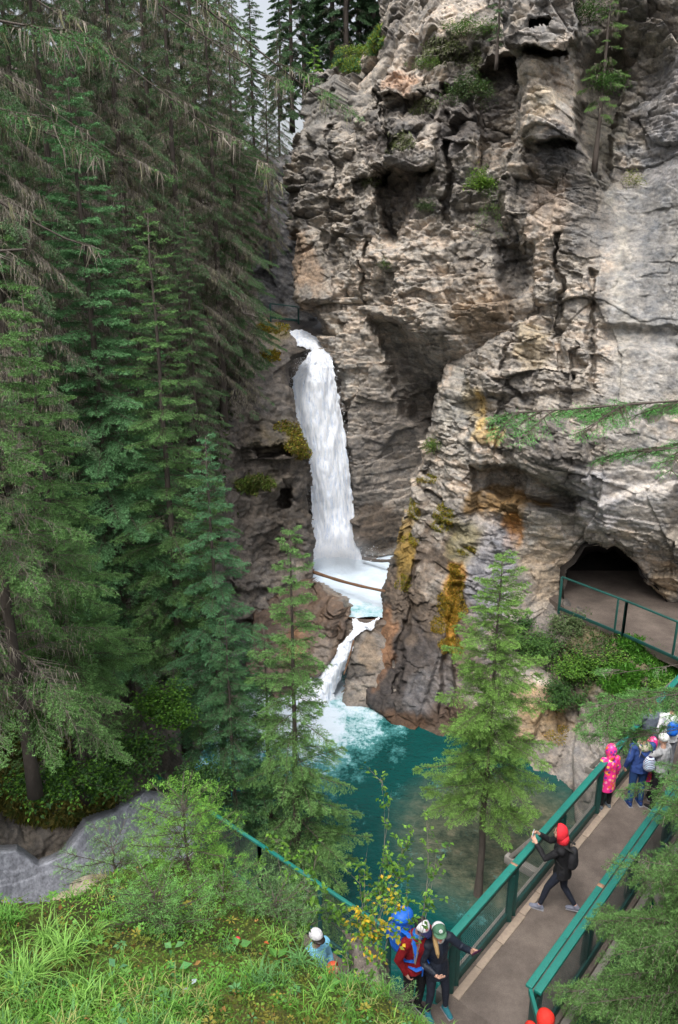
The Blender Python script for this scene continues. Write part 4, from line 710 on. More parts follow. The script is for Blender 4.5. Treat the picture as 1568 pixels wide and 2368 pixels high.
# return rail at the near end
m = MB(); m.bar(BP(-.02, 1.24, 1.06), BP(-.42, 1.62, 1.0), .05, .09); rr_ = part(m, 'return_rail', M_green); m = MB(); m.bar(BP(-.42, 1.62, 1.0), BP(-.5, 1.95, .98), .14, .05); part(m, 'rail_end', M_green, rr_)
m = MB(); m.bar(BP(-.02, 1.26, .5), BP(-.40, 1.60, .5), .025, .95); part(m, 'end_panel', M_dgreen)
m = MB(); m.bar(BP(-.42, 1.63, -.3), BP(-.42, 1.63, .97), .08, .08); part(m, 'post', M_dgreen)
tag(br, 'long narrow footbridge with green handrails and wire mesh crossing the pool at the right', 'footbridge')
def railing(label, pts, h=1.1, posts=(), wire=True, w=.10, mat=None, name='railing', dbl=False):
    root = empty(name, pts[0]); m = MB()
    for a, b in zip(pts[:-1], pts[1:]): m.bar((a[0], a[1], a[2] + h), (b[0], b[1], b[2] + h), w, .045)
    part(m, 'handrail', mat or M_green, root=root); m = MB()
    for a, b in zip(pts[:-1], pts[1:]): m.bar((a[0], a[1], a[2] + .08), (b[0], b[1], b[2] + .08), .045, .09)
    part(m, 'bottom_rail', M_dgreen, root=root)
    for a, b in zip(pts[:-1], pts[1:]):
        a = np.array(a); b = np.array(b); L = np.linalg.norm(b - a); k = max(1, round(L / 1.75))
        for i in range(k + 1):
            q = a + (b - a) * i / k; m = MB(); m.bar(q + (0, 0, -.1), q + (0, 0, h - .02), .07, .07, (1, 0, 0)); part(m, 'post', M_dgreen if mat is None else mat, root=root)
            if dbl and i: q = q - (b - a) / L * .26; m = MB(); m.bar(q + (0, 0, .1), q + (0, 0, h - .02), .05, .05, (1, 0, 0)); part(m, 'post', mat or M_dgreen, root=root)
        if wire:
            m = MB(); n = int(L / .05)
            for i in range(n): q = a + (b - a) * i / n; m.bar(q + (0, 0, .1), q + (0, 0, h - .03), .003, .003, (1, 0, 0))
            for i in range(19): m.bar(a + (0, 0, .12 + i * .05), b + (0, 0, .12 + i * .05), .003, .003)
            part(m, 'wire_mesh', M_wire, bevel=0, root=root)
    return tag(root, label, 'railing')
railing('dark green wire mesh railing along the lower path, left of the couple', [(.72, 8.68, 0), (-1.31, 10.40, 0), (-3.4, 12.15, 0)], w=.055)
M_teal = paint('teal_paint', (.012, .07, .06), (.02, .04, .035))
railing('thin dark green railing edging the path before the tunnel mouth', [(6.62, 21.35, 0), (7.96, 19.67, 0), (9.0, 18.2, 0)], wire=False, w=.06, mat=M_teal, dbl=True)
q = PZ(1562, 1372, 0); railing('short green railing post and rail right of the tunnel mouth', [(q[0], q[1], 0), (q[0] + 1.7, q[1] - .2, 0)], wire=True, w=.06, mat=M_teal)
q = P(625, 708, 31.5); q2 = P(690, 716, 31.5); railing('small far off green railing beside the river above the fall', [(q[0], q[1], q[2] - .5), (q2[0], q2[1], q2[2] - .5)], h=.6, wire=False, w=.05, mat=M_teal)
# logs wedged across the chute
def log(label, a, b, r, col):
    root_a = np.array(a, float); root_b = np.array(b, float); t = np.linspace(0, 1, 14)[:, None]; p = root_a * (1 - t) + root_b * t; p[:, 2] -= .06 * np.sin(t[:, 0] * 3.1); mb = MB(); mb.tube(p, r * (1 - .25 * t[:, 0]) * (1 + .08 * np.sin(t[:, 0] * 21)), 9); o = mb.build('log', col, smooth=True); return tag(o, label, 'log')
M_log = matte('peeled_log', (.15, .085, .05), .7, .6, 9, .6, .02, mapping=(1, 1, 1))
log('long brown log lying across the pool at the foot of the fall', P(722, 1322, 25.4), P(890, 1367, 23.3), .06, M_log)
log('thin pale log bridging the head of the chute', P(806, 1428, 22.9), P(872, 1432, 22.7), .035, M_log)
log('dark stick leaning on the rock beside the chute', P(818, 1480, 21.5), P(795, 1560, 21.0), .03, M_log)
log('dark waterlogged log under the wall right of the fall', P(838, 1290, 27.0), P(905, 1296, 26.6), .07, M_bark)
# ---------------------------------------------------------------- near slope
S_poly = [(-700, 2080), (-260, 2080), (60, 2088), (110, 2080), (180, 2062), (240, 2020), (300, 1990), (360, 1978), (450, 1984), (520, 1990), (556, 2040), (590, 2090), (650, 2118), (690, 2150), (728, 2215), (775, 2270), (830, 2262), (880, 2290), (930, 2345), (985, 2375), (1150, 2420), (1250, 2640), (-700, 2640)]
S_dep = [(-680, 2100, 4.2), (-680, 2600, 1.8), (-200, 2100, 4.4), (0, 2100, 4.7), (300, 1992, 6.2), (520, 1996, 6.2), (580, 2090, 5.6), (700, 2160, 5.2), (850, 2230, 5.0), (950, 2320, 4.8), (1130, 2400, 4.6), (0, 2400, 2.9), (500, 2400, 3.1), (1000, 2430, 4.0), (300, 2200, 4.3), (700, 2260, 4.5), (500, 2620, 2.0), (0, 2620, 1.8), (1200, 2620, 3.2)]
SOIL = [(-.6, (.045, .035, .015)), (-.1, (.07, .085, .02)), (.2, (.10, .13, .025)), (.6, (.16, .14, .05))]
sheet('grass_slope', S_poly, S_dep, step=5, nrm=(.1, -.35, .93), amp=.0, rough=.22, fine=.12, palette=SOIL, roll=(30, .9), seed=120, mat=rockmat('mossy_soil', 0, .5), jag=9)
ROCKB = [(-.6, (.10, .09, .08)), (0, (.23, .2, .175)), (.6, (.34, .3, .26))]
sheet('bank_rock', [(500, 1990), (620, 2080), (760, 2140), (840, 2160), (890, 2210), (905, 2290), (950, 2370), (1000, 2480), (500, 2400), (440, 2100)], [(520, 2010, 6.9), (700, 2160, 6.6), (850, 2180, 6.5), (940, 2250, 6.3), (1030, 2370, 5.7), (1080, 2460, 5.0), (550, 2350, 5.8), (450, 2090, 6.9)], step=4, amp=.4, seed=121, holes=[[(690, 2130), (770, 2120), (800, 2190), (805, 2270), (740, 2280), (690, 2210)]], nrm=(.3, -.8, .5), palette=ROCKB, roll=(30, 1.2), blobs=[(640, 2130, 150, 70, (.08, .09, .03), .8), (1000, 2350, 60, 60, (.08, .09, .03), .7)])
def scatter(name, k, seed, pred=None, dens=None):
    U, Vv, X = SHEETS[name]; rs = np.random.RandomState(seed); i = rs.randint(0, len(U), k * 3)
    if dens is not None: i = i[rs.rand(len(i)) < dens(U[i], Vv[i], X[i])]
    i = i[:k]; return X[i] + rs.normal(0, .012, (len(i), 3)) * np.array([1, 1, .3]), U[i], Vv[i], rs
# small leaves and moss covering the slope
fo = FO(); p, u, v, rs = scatter('grass_slope', 46000, 5)
pat = fbm(p, 1.6, 3, 4) + .5 * fbm(p, 5, 2, 6); cl = interp_col(pat, [(-.7, (.22, .19, .03)), (-.3, (.10, .16, .02)), (.0, (.09, .22, .025)), (.3, (.13, .31, .035)), (.7, (.20, .38, .05))]) * rs.uniform(.55, 1.35, (len(p), 1))
br_ = rs.rand(len(p)) < .045; cl[br_] = np.array((.30, .17, .05)) * rs.uniform(.5, 1.3, (br_.sum(), 1))
d = nrmz(rs.normal(0, 1, (len(p), 3)) * np.array([1, 1, .3]) + np.array([0, -.2, .45])); L = rs.uniform(.012, .032, len(p)); big = rs.rand(len(p)) < .04; L[big] *= 2.0
leaves(fo, rs, p + np.array([0, 0, .01]) + np.stack([0 * L, 0 * L, rs.uniform(0, .05, len(p))], -1), d, L, L * rs.uniform(.35, .8, len(p)), cl, .15)
tag(fo.build('ground_cover', M_leaf), 'bright green moss and small leaves carpeting the near slope', None, None, 'stuff')
# grass blades in arching clumps
def blades(fo, rs, c, n, L, spread, col, w=.0045, lean=(0, 0, 0)):
    b = c + rs.normal(0, .035, (n, 3)) * np.array([1, 1, .1]); a = rs.rand(n) * 6.28; o = np.stack([np.cos(a), np.sin(a), 0 * a], -1) * rs.uniform(.3, 1, (n, 1)) * spread + np.array(lean)
    l = L * rs.uniform(.5, 1.15, (n, 1)); s = nrmz(np.cross(nrmz(o + 1e-3), np.array([0, 0, 1.]))) * w; cc = np.asarray(col) * rs.uniform(.65, 1.35, (n, 1)); prev = b; K = 5
    for k in range(1, K + 1):
        t = k / K; q = b + o * l * t ** 1.3 + np.array([0, 0, 1.]) * l * (t * 1.0 - .72 * t ** 2.4); w0 = 1 - ((k - 1) / K) ** 2; w1 = 1 - t ** 2
        fo.tris(prev - s * w0, prev + s * w0, q + s * w1, cc); fo.tris(prev - s * w0, q + s * w1, q - s * w1, cc); prev = q
fo = FO(); GR = [(.13, .31, .045), (.10, .25, .04), (.18, .35, .07), (.11, .26, .08), (.28, .30, .10)]
pc, u, v, rs = scatter('grass_slope', 520, 15, dens=lambda U, V_, X: np.clip(.35 + fbm(X, .9, 2, 12) * 1.6 + (V_ > 2250) * .35 - ((U > 300) & (U < 560) & (V_ < 2180)) * .5, .03, 1))
for q in pc: blades(fo, rs, q, rs.randint(14, 34), rs.uniform(.12, .27), .75, GR[rs.randint(0, 5)], .0032)
for (u_, v_, n_, L_) in [(60, 2290, 120, .42), (150, 2230, 110, .40), (120, 2190, 90, .36), (20, 2140, 80, .3), (210, 2180, 60, .3), (300, 2000, 26, .34), (330, 1995, 20, .3), (600, 2280, 60, .28), (690, 2240, 60, .3), (740, 2330, 50, .25), (560, 2310, 50, .26), (880, 2310, 50, .22), (930, 2330, 50, .25), (800, 2300, 60, .25), (640, 2180, 50, .28), (480, 2340, 50, .22), (200, 2330, 80, .3)]:
    U, Vv, X = SHEETS['grass_slope']; i = np.argmin((U - u_) ** 2 + (Vv - v_) ** 2); blades(fo, rs, X[i], n_, L_, .85, GR[rs.randint(0, 4)], .004)
p, u, v, rs = scatter('grass_slope', 900, 35)
for q in p: blades(fo, rs, q, 3, .1, .6, GR[rs.randint(0, 5)], .0028)
tag(fo.build('grass', M_leaf), 'long arching green grass on the near slope', None, None, 'stuff')
# a few single plants and leaves on the slope
def near(u_, v_, name='grass_slope'):
    U, Vv, X = SHEETS[name]; return X[np.argmin((U - u_) ** 2 + (Vv - v_) ** 2)]
def herb(label, u_, v_, seed, L, n, col, cat='plant', name='leafy_plant'):
    rs = np.random.RandomState(seed); c = near(u_, v_); root = empty(name, c); fo = FO(); fs_ = FO(); a = np.arange(n) * 6.28 / n + rs.rand(); d = nrmz(np.stack([np.cos(a), np.sin(a), .35 + 0 * a], -1)); top = np.array([0, 0, .05])
    ribs(fs_, np.tile((0., 0, -.02), (n, 1)), top + d * .02, np.full(n, .002), np.tile((.12, .2, .05), (n, 1)), rs); leaves(fo, rs, np.tile(top, (n, 1)) + d * .015, d, np.full(n, L) * rs.uniform(.8, 1.1, n), L * .62, np.tile(col, (n, 1)) * rs.uniform(.85, 1.15, (n, 1)), .25)
    fo.build('leaf_whorl', M_leaf, root); fs_.build('stem', M_dull, root); return tag(root, label, cat)
herb('three round pale green leaves in the middle of the near grass', 412, 2258, 1, .10, 3, (.10, .30, .09))
herb('broad green leaves beside the red berry', 550, 2200, 2, .11, 4, (.09, .25, .06)); herb('pale oval leaves left of the red berry', 400, 2205, 3, .09, 3, (.12, .3, .1))
herb('silvery little leaf among brown litter at the bottom', 440, 2300, 4, .06, 2, (.4, .46, .5)); herb('blue green leaf on the left of the slope', 270, 2260, 5, .08, 3, (.10, .26, .12)); herb('leafy plant at the right of the grass slope', 640, 2230, 6, .11, 5, (.09, .24, .04)); herb('low leafy plant near the bottom right of the grass', 760, 2290, 7, .09, 5, (.08, .22, .04))
m = MB(); c_ = near(552, 2178); m.ball(tuple(c_ + np.array([0, 0, .06])), (.022, .02, .02), 6); tag(m.build('berry', matte('red_berry', (.5, .04, .05), .4, .3, 60), smooth=True), 'round red berry or leaf above the grass', 'berry')
for k, (u_, v_, lab) in enumerate(((612, 2184, 'orange red fallen leaf in the grass right of the berry'), (300, 1932, None))):
    if lab: fo = FO(); rs = np.random.RandomState(k); c_ = near(u_, v_); leaves(fo, rs, np.array([c_ + np.array([0, 0, .06])]), nrmz(np.array([[.8, -.3, .2]])), [.05], [.035], np.array([[.6, .14, .05]])); tag(fo.build('leaf', M_leaf), lab, 'leaf')
def stone(label, u_, v_, Y, r, seed, col):
    m = MB(); m.ball((0, 0, 0), r, 18); V, F = m.arrays(); d_, _ = strata(V * 1.0 + np.array([seed, 0, 0]), big=.35, seed=seed); nn = nrmz(V); V = V + nn * (d_ * .5 + .05 * fbm(V, 5, 4, seed))[:, None] * min(1, max(r) * 2.2)
    o = npmesh('stone', V, F, M_rock, None, np.tile(col, (len(V), 1))); o.location = P(u_, v_, Y); return tag(o, label, 'stone')
stone('flat pale stone at the foot of the streaked slab', 165, 2085, 5.6, (.22, .15, .07), 3, (.3, .26, .2)); stone('flat stone on the grass brow below the slab', 225, 2050, 6.1, (.26, .12, .06), 4, (.33, .29, .23))
U_, V_, X_ = SHEETS['grass_slope']; fo = FO(); rs = np.random.RandomState(77)
for q in X_[rs.randint(0, len(U_), 360)]:
    k = rs.randint(3, 8); L = rs.uniform(.022, .055); a = np.arange(k) * 6.28 / k + rs.rand() * 6; dd = nrmz(np.stack([np.cos(a), np.sin(a), rs.uniform(.1, .7) + 0 * a], -1)); c_ = np.array([(.12, .30, .05), (.16, .36, .07), (.10, .26, .09), (.20, .34, .05), (.09, .22, .05), (.34, .30, .05)][rs.randint(0, 6)])
    leaves(fo, rs, np.tile(q + np.array([0, 0, rs.uniform(.03, .11)]), (k, 1)) + dd * .01, dd, np.full(k, L) * rs.uniform(.7, 1.1, k), L * rs.uniform(.4, .7), np.tile(c_, (k, 1)) * rs.uniform(.8, 1.2, (k, 1)), .25)
tag(fo.build('undergrowth', M_leaf), 'broader leaved herbs growing through the grass on the near slope', None, None, 'stuff')
# ---------------------------------------------------------------- moss, grass and hanging roots on the rocks
def moss(label, sheet_, uv, k, col, L=.05, seed=1, name='moss', up=.35):
    U, Vv, X = SHEETS[sheet_]; rs = np.random.RandomState(seed); m = np.zeros(len(U), bool)
    for (a, b, ru, rv) in uv: m |= ((U - a) / ru) ** 2 + ((Vv - b) / rv) ** 2 + fbm(X, 2.5, 4, seed) * 1.4 < .9
    i = np.nonzero(m)[0]
    if len(i) == 0: return
    i = i[rs.randint(0, len(i), k)]; p = X[i] + rs.normal(0, .02, (k, 3)); d = nrmz(rs.normal(0, .6, (k, 3)) + np.array([-.3, -.6, up])); cols = np.array(col)[rs.randint(0, len(col), k)] * rs.uniform(.55, 1.4, (k, 1))
    s = nrmz(np.cross(d, rs.normal(0, 1, (k, 3)))); l = L * rs.uniform(.5, 1.3, (k, 1)); w_ = L * .22; fo = FO(); fo.tris(p - s * w_, p + s * w_, p + d * l, cols); return tag(fo.build(name, M_leaf), label, None, None, 'stuff')
OC = [(.36, .22, .02), (.42, .26, .03), (.25, .18, .02), (.2, .2, .03)]; YG = [(.22, .22, .03), (.15, .19, .03), (.3, .25, .03)]
moss('ochre moss streak down the lower buttress', 'buttress', [(1052, 1350, 26, 50), (1045, 1400, 34, 50), (1035, 1440, 40, 22), (1050, 1490, 28, 26), (1010, 1440, 14, 20)], 15000, OC, .05, 1)
moss('yellow green moss cushions high on the buttress edge', 'buttress', [(958, 1180, 16, 24), (1030, 1190, 26, 32), (1020, 1215, 20, 16), (985, 1110, 26, 9), (955, 1250, 24, 18), (940, 1340, 16, 26), (1080, 1275, 16, 8)], 9000, YG + OC[:1], .055, 2)
moss('orange moss patch lower on the bank', 'river_bank', [(1250, 1640, 40, 40), (1130, 1510, 20, 26), (1290, 1700, 30, 20)], 5000, OC, .05, 3)
moss('yellow grass mat on the ledge beside the fall', 'rock_slope', [(672, 1010, 38, 30), (695, 1040, 26, 26), (650, 985, 30, 14)], 3000, YG + [(.28, .16, .04)], .10, 4, up=-.3)
moss('green grass tuft on the ledge left of the fall', 'rock_slope', [(600, 1122, 44, 20)], 2200, [(.13, .2, .04), (.17, .17, .05)], .15, 5, up=-.2)
moss('mossy fringe at the lip of the fall', 'rock_slope', [(620, 760, 40, 14), (620, 820, 30, 14), (180, 625, 30, 14)], 3500, YG + OC, .09, 6)
moss('grass patch below the tunnel path', 'river_bank', [(1490, 1500, 70, 40), (1440, 1570, 60, 40), (1540, 1560, 50, 40)], 9000, [(.10, .26, .03), (.07, .2, .03)], .13, 7, 'grass', up=.9)
moss('undergrowth over the far bank', 'river_bank', [(1350, 1520, 150, 80), (1500, 1650, 110, 90)], 12000, GLD + [(.1, .15, .04)], .09, 8, 'undergrowth', up=.6)
moss('moss and dry grass on the dark ledge above the slab', 'rock_slope', [(60, 1700, 110, 90), (120, 1850, 140, 60), (-20, 1830, 80, 60)], 16000, [(.16, .15, .03), (.22, .19, .05), (.09, .13, .03)], .13, 9, 'dry_grass', up=-.4)
moss('green and yellow turf along the left cliff rim', 'cliff', [(860, 100, 40, 24), (820, 125, 40, 18), (790, 145, 34, 14)], 6000, [(.16, .26, .10), (.30, .32, .06), (.10, .2, .1)], .2, 10, 'turf', up=.8)
moss('dry grass fringe hanging on the cliff blocks', 'cliff', [(930, 335, 40, 22), (870, 420, 30, 12), (985, 250, 40, 14), (1050, 120, 60, 30)], 5000, [(.17, .16, .12), (.13, .15, .07)], .14, 11, 'dry_grass', up=-.7)
moss('low growth under the forest on the slope', 'rock_slope', [(300, 500, 300, 220), (200, 1200, 300, 300), (420, 900, 120, 260)], 30000, [(.10, .085, .06), (.07, .1, .04), (.13, .12, .09)], .2, 12, 'undergrowth', up=.1)
# ---------------------------------------------------------------- people
def cloth(name, col, rough=.75, spec=.25): return matte(name, col, rough, .35, 14, .8, .02, spec, 'obj')
M_skin = matte('skin', (.52, .30, .22), .55, .1, 40, 0, mapping='obj'); M_black = cloth('black_cloth', (.012, .012, .014)); M_navy = cloth('navy_cloth', (.012, .017, .03), .5, .4); M_legg = cloth('dark_leggings', (.018, .022, .035))
M_eye = matte('eye', (.02, .015, .012), .3, .1, 10, 0); M_lip = matte('lip', (.45, .12, .1), .5, .1, 10, 0); M_tooth = matte('tooth', (.8, .78, .74), .4, .05, 10, 0); M_dkhair = matte('dark_hair', (.018, .013, .011), .5, .4, 60, .6, .004, mapping='obj'); M_blond = matte('blond_hair', (.42, .28, .13), .5, .4, 60, .6, .004, mapping='obj')
def hand(mb, wrist, dirv, palm_n, s=1., curl=.9, side=1):
    """palm and five bent fingers; dirv points along the hand, palm_n out of the palm, side puts the thumb"""
    d = np.array(dirv, float); d /= np.linalg.norm(d); pn = np.array(palm_n, float); pn -= d * pn.dot(d); pn /= np.linalg.norm(pn); x = np.cross(d, pn) * side; w = np.array(wrist, float)
    pc = w + d * .045 * s; M = np.stack([x, d, pn], 1); mb.ball(pc, (.04 * s, .052 * s, .018 * s), 8, M)
    mb.tube([w - d * .03 * s, w + d * .02 * s], [.026 * s, .027 * s], 8)
    for k, (off, L, r) in enumerate(((.030, .072, .0088), (.010, .080, .009), (-.011, .074, .0087), (-.031, .058, .0078))):
        b = w + d * .088 * s + x * off * s; c1 = curl * (.55 + .1 * k); p1 = b + (d * math.cos(c1) + pn * math.sin(c1)) * L * .45 * s; p2 = p1 + (d * math.cos(c1 * 2) + pn * math.sin(c1 * 2)) * L * .32 * s; p3 = p2 + (d * math.cos(c1 * 2.7) + pn * math.sin(c1 * 2.7)) * L * .25 * s
        mb.tube([b - d * .02 * s, b, p1, p2, p3], [r * s, r * s, r * s, r * .92 * s, r * .75 * s], 6)
    t0 = w + d * .025 * s + x * .03 * s; t1 = t0 + (x * .75 + d * .55 + pn * .3) * .035 * s; t2 = t1 + (d * .8 + x * .2 + pn * .55) * .03 * s; mb.tube([w + d * .02 * s, t0, t1, t2], [.013 * s, .0125 * s, .0105 * s, .008 * s], 6)
def interp(p, q, t): return np.array(p) * (1 - t) + np.array(q) * t
def person(label, loc, face, H=1.75, jac=M_black, leg=M_legg, shoe=M_black, pose=None, head=None, hem=.84, bulk=1., hood=None, hair=None, cap=None, headdir=(0, 0), hoodcol=None, girl=False, kid=False, sleeves=True, collar=None, curl=.8, vox=.011):
    """local frame: looks along +Y, +X is its right; face = (x, y) direction it looks in the world"""
    P_ = dict(hip=(0, 0, .93), chest=(0, .0, 1.28), neck=(0, .01, 1.46), head=(0, .03, 1.62), eR=(.25, -.03, 1.13), wR=(.26, .06, .88), eL=(-.25, -.03, 1.13), wL=(-.26, .06, .88), kR=(.10, .02, .50), aR=(.11, -.01, .09), kL=(-.10, .02, .50), aL=(-.11, -.01, .09), fR=(.04, 1, 0), fL=(-.04, 1, 0), hR=None, hL=None, pR=(-1, 0, 0), pL=(1, 0, 0))
    if pose: P_.update(pose)
    g = {k: (np.array(v, float) if v is not None else None) for k, v in P_.items()}; sw = .185 * (.9 if girl else 1)
    root = empty('person', loc, math.atan2(-face[0], face[1])); s = H / 1.75; root.scale = (s, s, s)
    ch, nk, hp, hd = g['chest'], g['neck'], g['hip'], g['head']
    sR = ch + np.array([sw, 0, .13]); sL = ch + np.array([-sw, 0, .13]); hs = 1.0 if not kid else 1.18
    hR_, hL_ = hp + np.array([.09, 0, 0]), hp + np.array([-.09, 0, 0])
    yaw, pit = headdir; cy, sy, cp, sp = math.cos(yaw), math.sin(yaw), math.cos(pit), math.sin(pit); MH = np.array([[cy, -sy, 0], [sy, cy, 0], [0, 0, 1]]) @ np.array([[1, 0, 0], [0, cp, -sp], [0, sp, cp]])
    def HL(x, y, z): return hd + MH @ (np.array([x, y, z]) * hs)
    b = MB(); b.ball(hd + MH @ np.array([0, -.005, .025]), np.array((.075, .092, .10)) * hs, 12, MH); b.ball(HL(0, .022, -.045), np.array((.056, .062, .065)) * hs, 10, MH); b.ball(HL(0, .093, -.018), np.array((.012, .016, .022)) * hs, 6, MH)
    b.ball(HL(0, .075, -.085), np.array((.022, .018, .016)) * hs, 6, MH); b.ball(HL(0, .080, -.055), np.array((.022, .010, .011)) * hs, 6, MH)
    for sx in (-1, 1): b.ball(HL(.077 * sx, -.005, -.005), np.array((.010, .020, .030)) * hs, 6, MH); b.ball(HL(.036 * sx, .062, -.03), np.array((.024, .022, .02)) * hs, 6, MH)
    b.tube([nk - (0, 0, .08), nk, HL(0, -.01, -.05)], [.06, .052, .05], 10)
    b.tube([hp, interp(hp, ch, .5), ch, nk - (0, 0, .03)], None, 12, ell=[(.13, .09), (.12, .085), (.15, .09), (.06, .055)])
    for (S, e, w, h, a, k, hh, pn, sd_) in ((sR, g['eR'], g['wR'], hR_, g['aR'], g['kR'], g['hR'], g['pR'], -1), (sL, g['eL'], g['wL'], hL_, g['aL'], g['kL'], g['hL'], g['pL'], 1)):
        b.tube([ch + (0, 0, .1), S, e, w], [.05, .045, .036, .024], 8); b.tube([hp, h, k, a], [.07, .07, .048, .034], 8); hand(b, w, (w - e) if hh is None else hh, pn, 1., curl, sd_)
    o = b.fuse('body', M_skin, root, .0075, 1)
    # face
    for sx in (-1, 1): m = MB(); m.ball(HL(.031 * sx, .083, .010), np.array((.012, .006, .0065)) * hs, 6, MH); m.build('eye', M_eye, root, smooth=True)
    m = MB(); m.ball(HL(0, .0895, -.056), np.array((.023, .006, .008)) * hs, 6, MH); m.build('mouth', M_lip, root, smooth=True)
    # trousers
    b = MB(); tw = 1.0 if leg is M_legg else 1.14
    b.tube([hp + (0, 0, .12), hp + (0, 0, .03), hp - (0, 0, .06)], None, 12, ell=[(.145, .11), (.155, .12), (.13, .10)])
    for h, k, a in ((hR_, g['kR'], g['aR']), (hL_, g['kL'], g['aL'])): b.tube([h + (0, 0, .02), interp(h, k, .35), k, interp(k, a, .35), interp(k, a, .93)], [.092 * tw, .082 * tw, .060 * tw, .056 * tw, .040 * tw * tw], 10)
    b.fuse('trousers', leg, root, vox, 2)
    # shoes
    for a, f in ((g['aR'], g['fR']), (g['aL'], g['fL'])):
        f = f / np.linalg.norm(f); yv = f; zv = np.array([0, 0, 1.]) - f * f[2]; zv /= np.linalg.norm(zv); M = np.stack([np.cross(yv, zv), yv, zv], 1)
        b = MB(); b.tube([a + zv * .02, a - zv * .03], [.045, .05], 10); b.ball(a + yv * .04 - zv * .045, (.046, .10, .038), 8, M); b.ball(a + yv * .12 - zv * .055, (.044, .06, .028), 8, M); b.ball(a - yv * .03 - zv * .045, (.04, .045, .04), 8, M); so_ = b.fuse('shoe', shoe, root, .008, 1)
        m = MB(); m.box(a + yv * .045 - zv * .082, (.085, .25, .016), M=M); m.build('sole', M_sole, so_, bevel=.006)
    # jacket
    b = MB(); k = bulk; base = hp + np.array([0, 0, hem - .93]); mid = interp(hp, ch, .45)
    rings = [base, hp + (0, 0, .02), mid, ch, ch + (0, 0, .10), ch + (0, 0, .165), nk + (0, 0, -.01)]
    b.tube(rings, None, 16, ell=[(.185 * k, .145 * k), (.178 * k, .14 * k), (.155 * k, .125 * k), (.178 * k, .135 * k), (.165 * k, .12 * k), (.11, .095), (.072, .075)] if not girl else [(.18 * k, .15 * k), (.17 * k, .135 * k), (.138 * k, .115 * k), (.158 * k, .13 * k), (.15 * k, .11 * k), (.10, .09), (.07, .072)])
    if sleeves:
        for S, e, w in ((sR, g['eR'], g['wR']), (sL, g['eL'], g['wL'])): b.ball(S - (0, 0, .015), (.075 * k, .075 * k, .075 * k), 8); b.tube([ch + (0, 0, .08), S, interp(S, e, .5), e, interp(e, w, .5), interp(e, w, .97)], [.07 * k, .072 * k, .062 * k, .055 * k, .05 * k, .042 * k], 10)
    jk = b.fuse('jacket', jac, root, vox, 2)
    j = jk.data; co = np.empty(len(j.vertices) * 3, np.float32); j.vertices.foreach_get('co', co); co = co.reshape(-1, 3); seed = int(H * 100)
    co += (fbm(co.astype(float) * np.array([1, 1, .6]), 9, 4, seed) * .026)[:, None] * nrmz(co - np.array([0, 0, 1]) * co[:, 2:3] - hp * np.array([1, 1, 0])).astype(np.float32); j.vertices.foreach_set('co', co.ravel()); j.update()
    if collar is not None: m = MB(); m.tube([nk + (0, -.0, -.03), nk + (0, .004, .035)], None, 14, ell=[(.082, .083), (.076, .08)]); m.build('collar', collar, root, smooth=True)
    if hood == 'up':
        m = MB(); V = []; n = 14; w_ = 20
        for i in range(n + 1):
            th = math.pi * .60 * i / n      # from the back of the head round to the face opening
            for q in range(w_): a = 2 * math.pi * q / w_; r = math.sin(th); V.append(HL(.108 * r * math.cos(a) * (1.0), -.118 * math.cos(th) + .0, .03 + .128 * r * math.sin(a) - (.05 * (math.sin(a) < 0) * abs(math.sin(a)) * r)))
        Q = [(i * w_ + q, i * w_ + (q + 1) % w_, (i + 1) * w_ + (q + 1) % w_, (i + 1) * w_ + q) for i in range(n) for q in range(w_)]; m.add(V, Q); m.tube([nk + (0, -.02, -.04), nk + (0, -.03, .05), HL(0, -.04, -.04)], [.085, .085, .085], 12); h_ = m.build('hood', hoodcol or jac, root, smooth=True); md = h_.modifiers.new('t', 'SOLIDIFY'); md.thickness = .010
    elif hood == 'down':
        m = MB(); a = np.linspace(0, math.pi * 2, 20)[:-1]; pts = [nk + np.array([.105 * math.cos(q), -.045 + .10 * math.sin(q) * .8, .0 - .03 * (math.sin(q) < 0)]) for q in a]; pts.append(pts[0]); m.tube(pts, [.03] * len(pts), 8); m.ball(nk + (0, -.12, -.04), (.10, .055, .075), 10); m.fuse('hood', hoodcol or jac, root, .012, 2)
    if hair is not None:
        hm, long_ = hair; m = MB(); m.ball(HL(0, -.016, .035), np.array((.086, .095, .10)) * hs, 12, MH)
        if long_ == 'cropped': m.ball(HL(0, -.045, -.01), np.array((.079, .06, .075)) * hs, 10, MH)
        if long_ == 'long': m.ball(HL(0, -.05, -.03), np.array((.085, .06, .11)) * hs, 10, MH)
        V, F = m.arrays(); o = m.fuse('hair', hm, root, .009, 1)
        me = o.data; import bmesh; bm = bmesh.new(); bm.from_mesh(me); inv = np.linalg.inv(MH); dl = [v_ for v_ in bm.verts if (lambda c: c[1] > .045 * hs and c[2] < .055 * hs)(inv @ (np.array(v_.co) - hd))]; bmesh.ops.delete(bm, geom=dl, context='VERTS'); bm.to_mesh(me); bm.free()
    return root, g, HL, MH, hs
M_sole = matte('sole', (.22, .22, .24), .7, .2, 30, 0)
